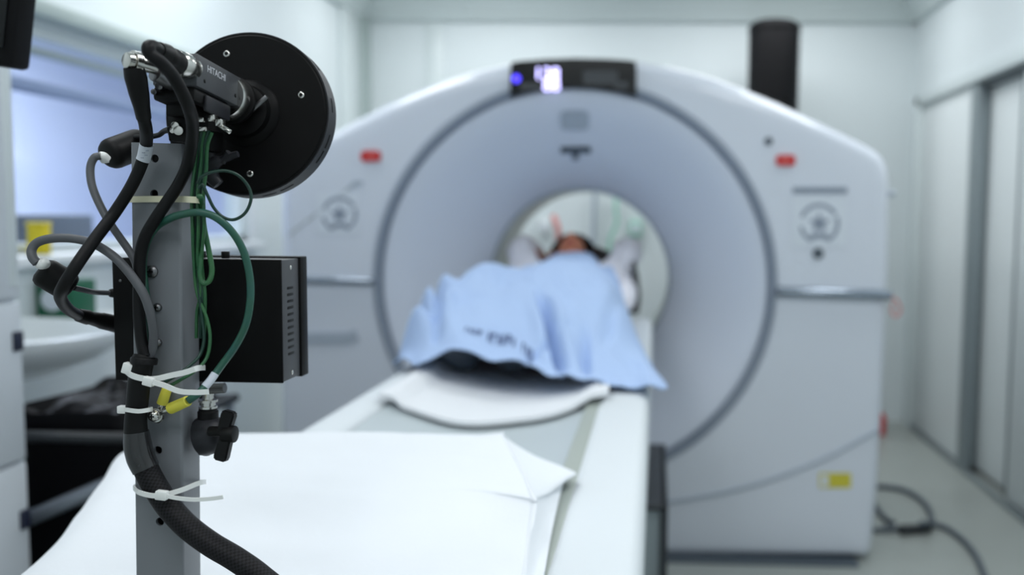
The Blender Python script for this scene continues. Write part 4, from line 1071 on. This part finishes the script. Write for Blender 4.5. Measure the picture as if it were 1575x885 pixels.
def lugring(c, d2):
    b = B(); add_lathe(b, c, c - Vector((0, 1, 0)), [(0, .0028), (0, .0060), (.0012, .0060), (.0012, .0028)], 22, closed=True)
    add_cyl(b, c + (d2 - c).normalized() * .0055 + Vector((0, -.0006, 0)), d2, .0022); return b
obj('ring_lug', lugring(P(240, 639, .7395), l1 + Vector((0, 0, 0))), 'silver', cT, label='silver ring lug')
b1, b2 = B(), B(); screw(b1, P(237, 640, .7375), fd, .0046, .004, b2); add_cyl(b1, P(240, 641, .749), P(238, 640.5, .737), .003)
s_ = obj('screw', b1, 'silver', pt); obj('cross_slot', b2, 'black', s_, 0)

# green earth wires
def wire(nm, pts, r, m, label, group=None):
    o = obj(nm, add_tube(B(), [P(*p) for p in pts], r, 9, 8), m, None, 60); tag(o, label, 'wire', group); return o
gw = 'green wires running down right side of post'
starts = [(306, 197), (311, 199), (316, 198), (321, 201), (326, 204)]
for i, (sx, sy) in enumerate(starts):
    xx = 293 + i * 4.5; yy = .732 + (i % 2) * .0032
    end = [(xx + 2, 300, yy), (xx + 3, 350, yy + .002), (298 + i * 3.0, 400, .744 + (i % 2) * .0034), (303 + i * 3, 450, .747)]
    if i < 2:
        tail = [[(318, 490, .748), (323, 520, .748), (318, 550, .745), (301, 570, .7365), (279, 584, .7315), (259, 595, .7335)], [(311, 490, .748), (314, 520, .748), (308, 545, .745), (293, 562, .7365), (274, 576, .7315), (254, 588, .7335)]][i]
        lab = ('bright green wire curving left under the upper white tie, outer of two', 'bright green wire curving left under the upper white tie, inner of two')[i]
    else:
        tail = [(303 + (i - 2) * 6, 480, .752), (302 + (i - 2) * 6, 520, .757)]; lab = 'thin green wire in the bundle running down right edge of the post'
    wire('green_wire', [(sx, sy, .726), (sx - 3 - i, 225, .728), (xx + 6, 262, yy)] + end[:1 if False else 4] + tail, .0014, 'green' if i % 2 == 0 else 'dgreen', lab, gw if i >= 2 else None)
wire('green_wire', [(304, 282, .726), (310, 272, .724), (325, 265, .726), (348, 263, .730), (368, 271, .734), (383, 289, .738), (386, 308, .738), (377, 328, .738), (360, 338, .738), (343, 334, .736), (329, 320, .734), (319, 300, .730), (311, 284, .728), (305, 290, .727)], .0013, 'dgreen', 'thin dark green wire making the small loop below the black disc')
wire('green_wire', [(305, 302, .7255), (309, 304, .7255), (311, 320, .735), (314, 350, .742), (321, 385, .746), (326, 415, .746), (322, 432, .744), (313, 436, .743), (308, 424, .743), (309, 400, .744), (310, 375, .745)], .0022, 'green', 'green wire folded into a narrow hairpin beside the post')
# second yellow terminal
yl = thing('ring_terminal', P(250, 605, .7395), 'yellow ring terminal sloping up behind white tie on post', 'terminal')
y0_, y1_ = P(257, 598, .7440), P(249, 622, .7440)
obj('terminal_sleeve', add_cyl(B(), y0_, y1_, .0040, .0044), 'lug', yl)
obj('ring_lug', lugring(P(243, 640, .7455), y1_), 'silver', yl)

# braided harness
hz = [(220, 556, .7335), (215, 580, .7325), (212, 610, .7325), (209, 645, .7325)]
bh = thing('braided_harness', P(220, 650, .733), 'thick black braided cable sleeve strapped to post, sweeping down to right', 'cable')
obj('tape_wrap', add_tube(B(), [P(*p) for p in [(222, 550, .7345)] + hz + [(209, 668, .7325)]], [.0088, .0086, .0086, .0084, .0092], 20, 8), 'black', bh, 60)
obj('sleeve_mouth', add_lathe(B(), P(221, 560, .7335), P(222, 552, .7340), [(0, .0088), (0, .0102), (.004, .0104), (.0052, .0098), (.0052, .0085)], 24), 'cable', bh)
obj('heat_shrink', add_tube(B(), [P(*p) for p in ((210, 664, .7325), (212, 685, .7325), (217, 705, .7325), (225, 722, .7325))], [.0096, .0108, .0110, .0106], 20, 8), 'shrink', bh, 60, label='shiny translucent grey heat shrink')
br = [(222, 715, .7325), (230, 733, .7325), (244, 757, .7315), (262, 783, .7295), (290, 812, .7265), (325, 838, .723), (362, 860, .720), (400, 887, .718), (440, 925, .715), (470, 990, .71)]
obj('braid', add_tube(B(), [P(*p) for p in br] + [Vector((-.28, .70, .70)), Vector((-.26, .68, .45)), Vector((-.24, .66, .15)), Vector((-.20, .66, .022)), Vector((-.08, .66, .014))], .0098, 24, 10), 'braid', bh, 60, label='black woven braid')

# zip ties
up = Vector((0, 0, 1))
z1_ = thing('zip_tie', P(252, 306, .745), 'cream flat tie wrapped around upper post over the green wires', 'zip tie')
c0 = [post_pt(199.5, 307, .0012), post_pt(240, 306.5, .0014), P(277, 306.5, .742), P(290, 307, .7285), P(306, 308, .7285), P(309, 308.5, .735)]
bk_ = [P(306, 307, .760), P(300, 306, .7835), P(240, 306, .7835), P(203, 306, .7830), P(198.5, 307, .765)]
obj('band', add_ribbon(B(), c0 + bk_ + [c0[0]], up, .0052, .0011, 3), 'tiec', z1_, 40)
z2 = thing('zip_tie', P(235, 575, .73), 'largest white tie round the harness and post, tail pointing right past wires', 'zip tie')
bt = [P(192, 570, .735), P(203, 578, .7225), P(222, 583, .7195), P(240, 583, .7215), P(262, 578, .7235), P(285, 573, .7235), P(303, 567, .7245), P(311, 566, .745), P(310, 566, .785), P(250, 566, .7828), P(200, 566, .7828), P(194, 568, .76)]
obj('band', add_ribbon(B(), bt + [bt[0]], up, .0046, .0012, 4), 'tie', z2, 40)
b = B(); c_ = P(198, 567, .7285); add_box(b, (-.0042, -.0035, -.0045), (.0042, .0035, .0045), .001, mtx=Matrix.Translation(c_) @ Matrix.Rotation(.3, 4, 'Y')); obj('band_end', b, 'tie', z2)
b = B(); c_ = P(229, 587, .7165); add_box(b, (-.0042, -.003, -.0036), (.0042, .003, .0036), .001, mtx=Matrix.Translation(c_) @ Matrix.Rotation(.25, 4, 'Y')); obj('tie_head', b, 'tie', z2)
obj('tie_tail', add_ribbon(B(), [P(234, 588, .715), P(252, 593, .7155), P(275, 602, .716), P(300, 604, .717), P(321, 603, .718)], up, .0042, .0012, 5), 'tie', z2, 40)
z3 = thing('zip_tie', P(205, 630, .73), 'short white tie around black wrap beside the yellow terminals', 'zip tie')
b3 = [P(191, 630, .7325), P(196, 631, .7235), P(213, 633, .7205), P(228, 631, .724), P(234, 629.5, .7325), P(228, 629, .7425), P(213, 629, .7445), P(196, 629, .7425)]
obj('band', add_ribbon(B(), b3 + [b3[0]], up, .0034, .0011, 4), 'tie', z3, 40)
b = B(); c_ = P(190, 630, .7305); add_box(b, (-.0042, -.003, -.0032), (.0042, .003, .0032), .001, mtx=Matrix.Translation(c_)); obj('tie_head', b, 'tie', z3)
z4 = thing('zip_tie', P(250, 762, .72), 'lowest white tie around the braided cable and post, thin tail to the right', 'zip tie')
b4 = [P(207, 752, .735), P(214, 758, .7225), P(235, 763, .7185), P(255, 761, .7195), P(280, 754, .7285), P(302, 745, .740), P(312, 742, .752), P(311, 742, .785), P(250, 744, .7845), P(212, 748, .7840), P(206, 750, .76)]
obj('band', add_ribbon(B(), b4 + [b4[0]], up, .0040, .0012, 4), 'tie', z4, 40)
b = B(); c_ = P(249, 762, .7155); add_box(b, (-.0046, -.003, -.0038), (.0046, .003, .0038), .001, mtx=Matrix.Translation(c_) @ Matrix.Rotation(.1, 4, 'Y')); obj('tie_head', b, 'tie', z4)
obj('tie_tail', add_ribbon(B(), [P(254, 763, .7145), P(275, 767, .716), P(300, 769, .718), P(325, 767.5, .719), P(343, 765, .7195)], up, .0032, .0011, 5), 'tie', z4, 40)

# clamp with T handle
cl_ = thing('clamp_knob', P(320, 670, .77), 'black swivel clamp with T handle on right side of post', 'clamp')
Yk = .768
obj('socket_body', add_lathe(B(), P(309, 672, Yk), P(349, 664, Yk), [(0, 0), (0, .0165), (.006, .0172), (.013, .0165), (.019, .013), (.0225, .008), (.0232, 0)], 32), 'rim', cl_)
obj('lower_jaw', add_tube(B(), [P(312, 688, Yk), P(320, 690, Yk), P(330, 684, Yk)], [.0075, .0065, .004], 14, 6), 'rim', cl_)
obj('shaft', add_cyl(B(), P(322, 664, Yk - .016), P(350, 664, Yk - .017), .0044), 'black', cl_)
hA, hB, hC = P(357, 633, Yk - .018), P(350, 668, Yk - .02), P(337, 708, Yk - .022)
b = B(); d_ = (hA - hC).normalized(); sx_ = d_.cross(Vector((0, 1, 0))).normalized(); yy_ = sx_.cross(d_)
mx_ = Matrix((sx_, yy_, d_)).transposed().to_4x4(); mx_.translation = (hA + hC) / 2
Lh = (hA - hC).length / 2
for sgn in (1, -1):
    t_ = bmesh.new(); pts_ = [(-.0048, 0), (.0052, 0), (.0060, Lh * .9), (.0050, Lh), (-.0046, Lh), (-.0056, Lh * .9)]
    add_prism(t_, pts_, lambda p, d: Vector((p[0] + .0016 * sgn * 1, d, p[1] * sgn)), -.0042, .0042)
    bmesh.ops.bevel(t_, geom=list(t_.edges), offset=.0012, segments=2, affect='EDGES')
    bmesh.ops.transform(t_, matrix=mx_, verts=t_.verts); merge(b, t_)
add_cyl(b, hB + Vector((-.004, 0, 0)), hB + Vector((.007, 0, 0)), .0072)
obj('handle', b, 'black', cl_)
b = B(); c_ = P(320, 640, Yk); cu = P(320, 600, Yk)
add_lathe(b, c_, cu, [(-.004, 0), (-.004, .0085), (.004, .0085), (.005, .0075), (.007, .0075), (.007, 0)], 24); obj('stud_base', b, 'black', cl_)
b = B(); add_lathe(b, c_, cu, [(.007, 0), (.007, .0075), (.0088, .0075), (.0088, .006), (.0125, .006), (.0125, .0078), (.0145, .0078), (.0145, .0045), (.021, .0045), (.021, 0)], 24); obj('stud', b, 'silver', cl_, label='silver threaded stud')
b = B(); kc0, kc1 = P(318, 599, Yk - .004), P(346, 597, Yk - .004)
Lk = (kc1 - kc0).length; u2, w2_, d2_ = frame(kc1 - kc0); nn = 36; rgs = []
for t in (0, Lk):
    rgs.append([b.verts.new(kc0 + d2_ * t + (u2 * math.cos(2 * PI * k / nn) + w2_ * math.sin(2 * PI * k / nn)) * (.0044 if k % 2 else .0038)) for k in range(nn)])
for k in range(nn): b.faces.new((rgs[0][k], rgs[0][(k + 1) % nn], rgs[1][(k + 1) % nn], rgs[1][k]))
b.faces.new(rgs[0]); b.faces.new(rgs[1])
obj('knurled_screw', b, 'steel', cl_, 20)

# ================================================================== view
SC.view_settings.view_transform = 'Standard'; SC.view_settings.look = 'None'; SC.view_settings.gamma = 1; SC.view_settings.use_curve_mapping = False
SC.view_settings.exposure = 0.0
SC.cycles.use_denoising = True
SC.cycles.max_bounces = 8
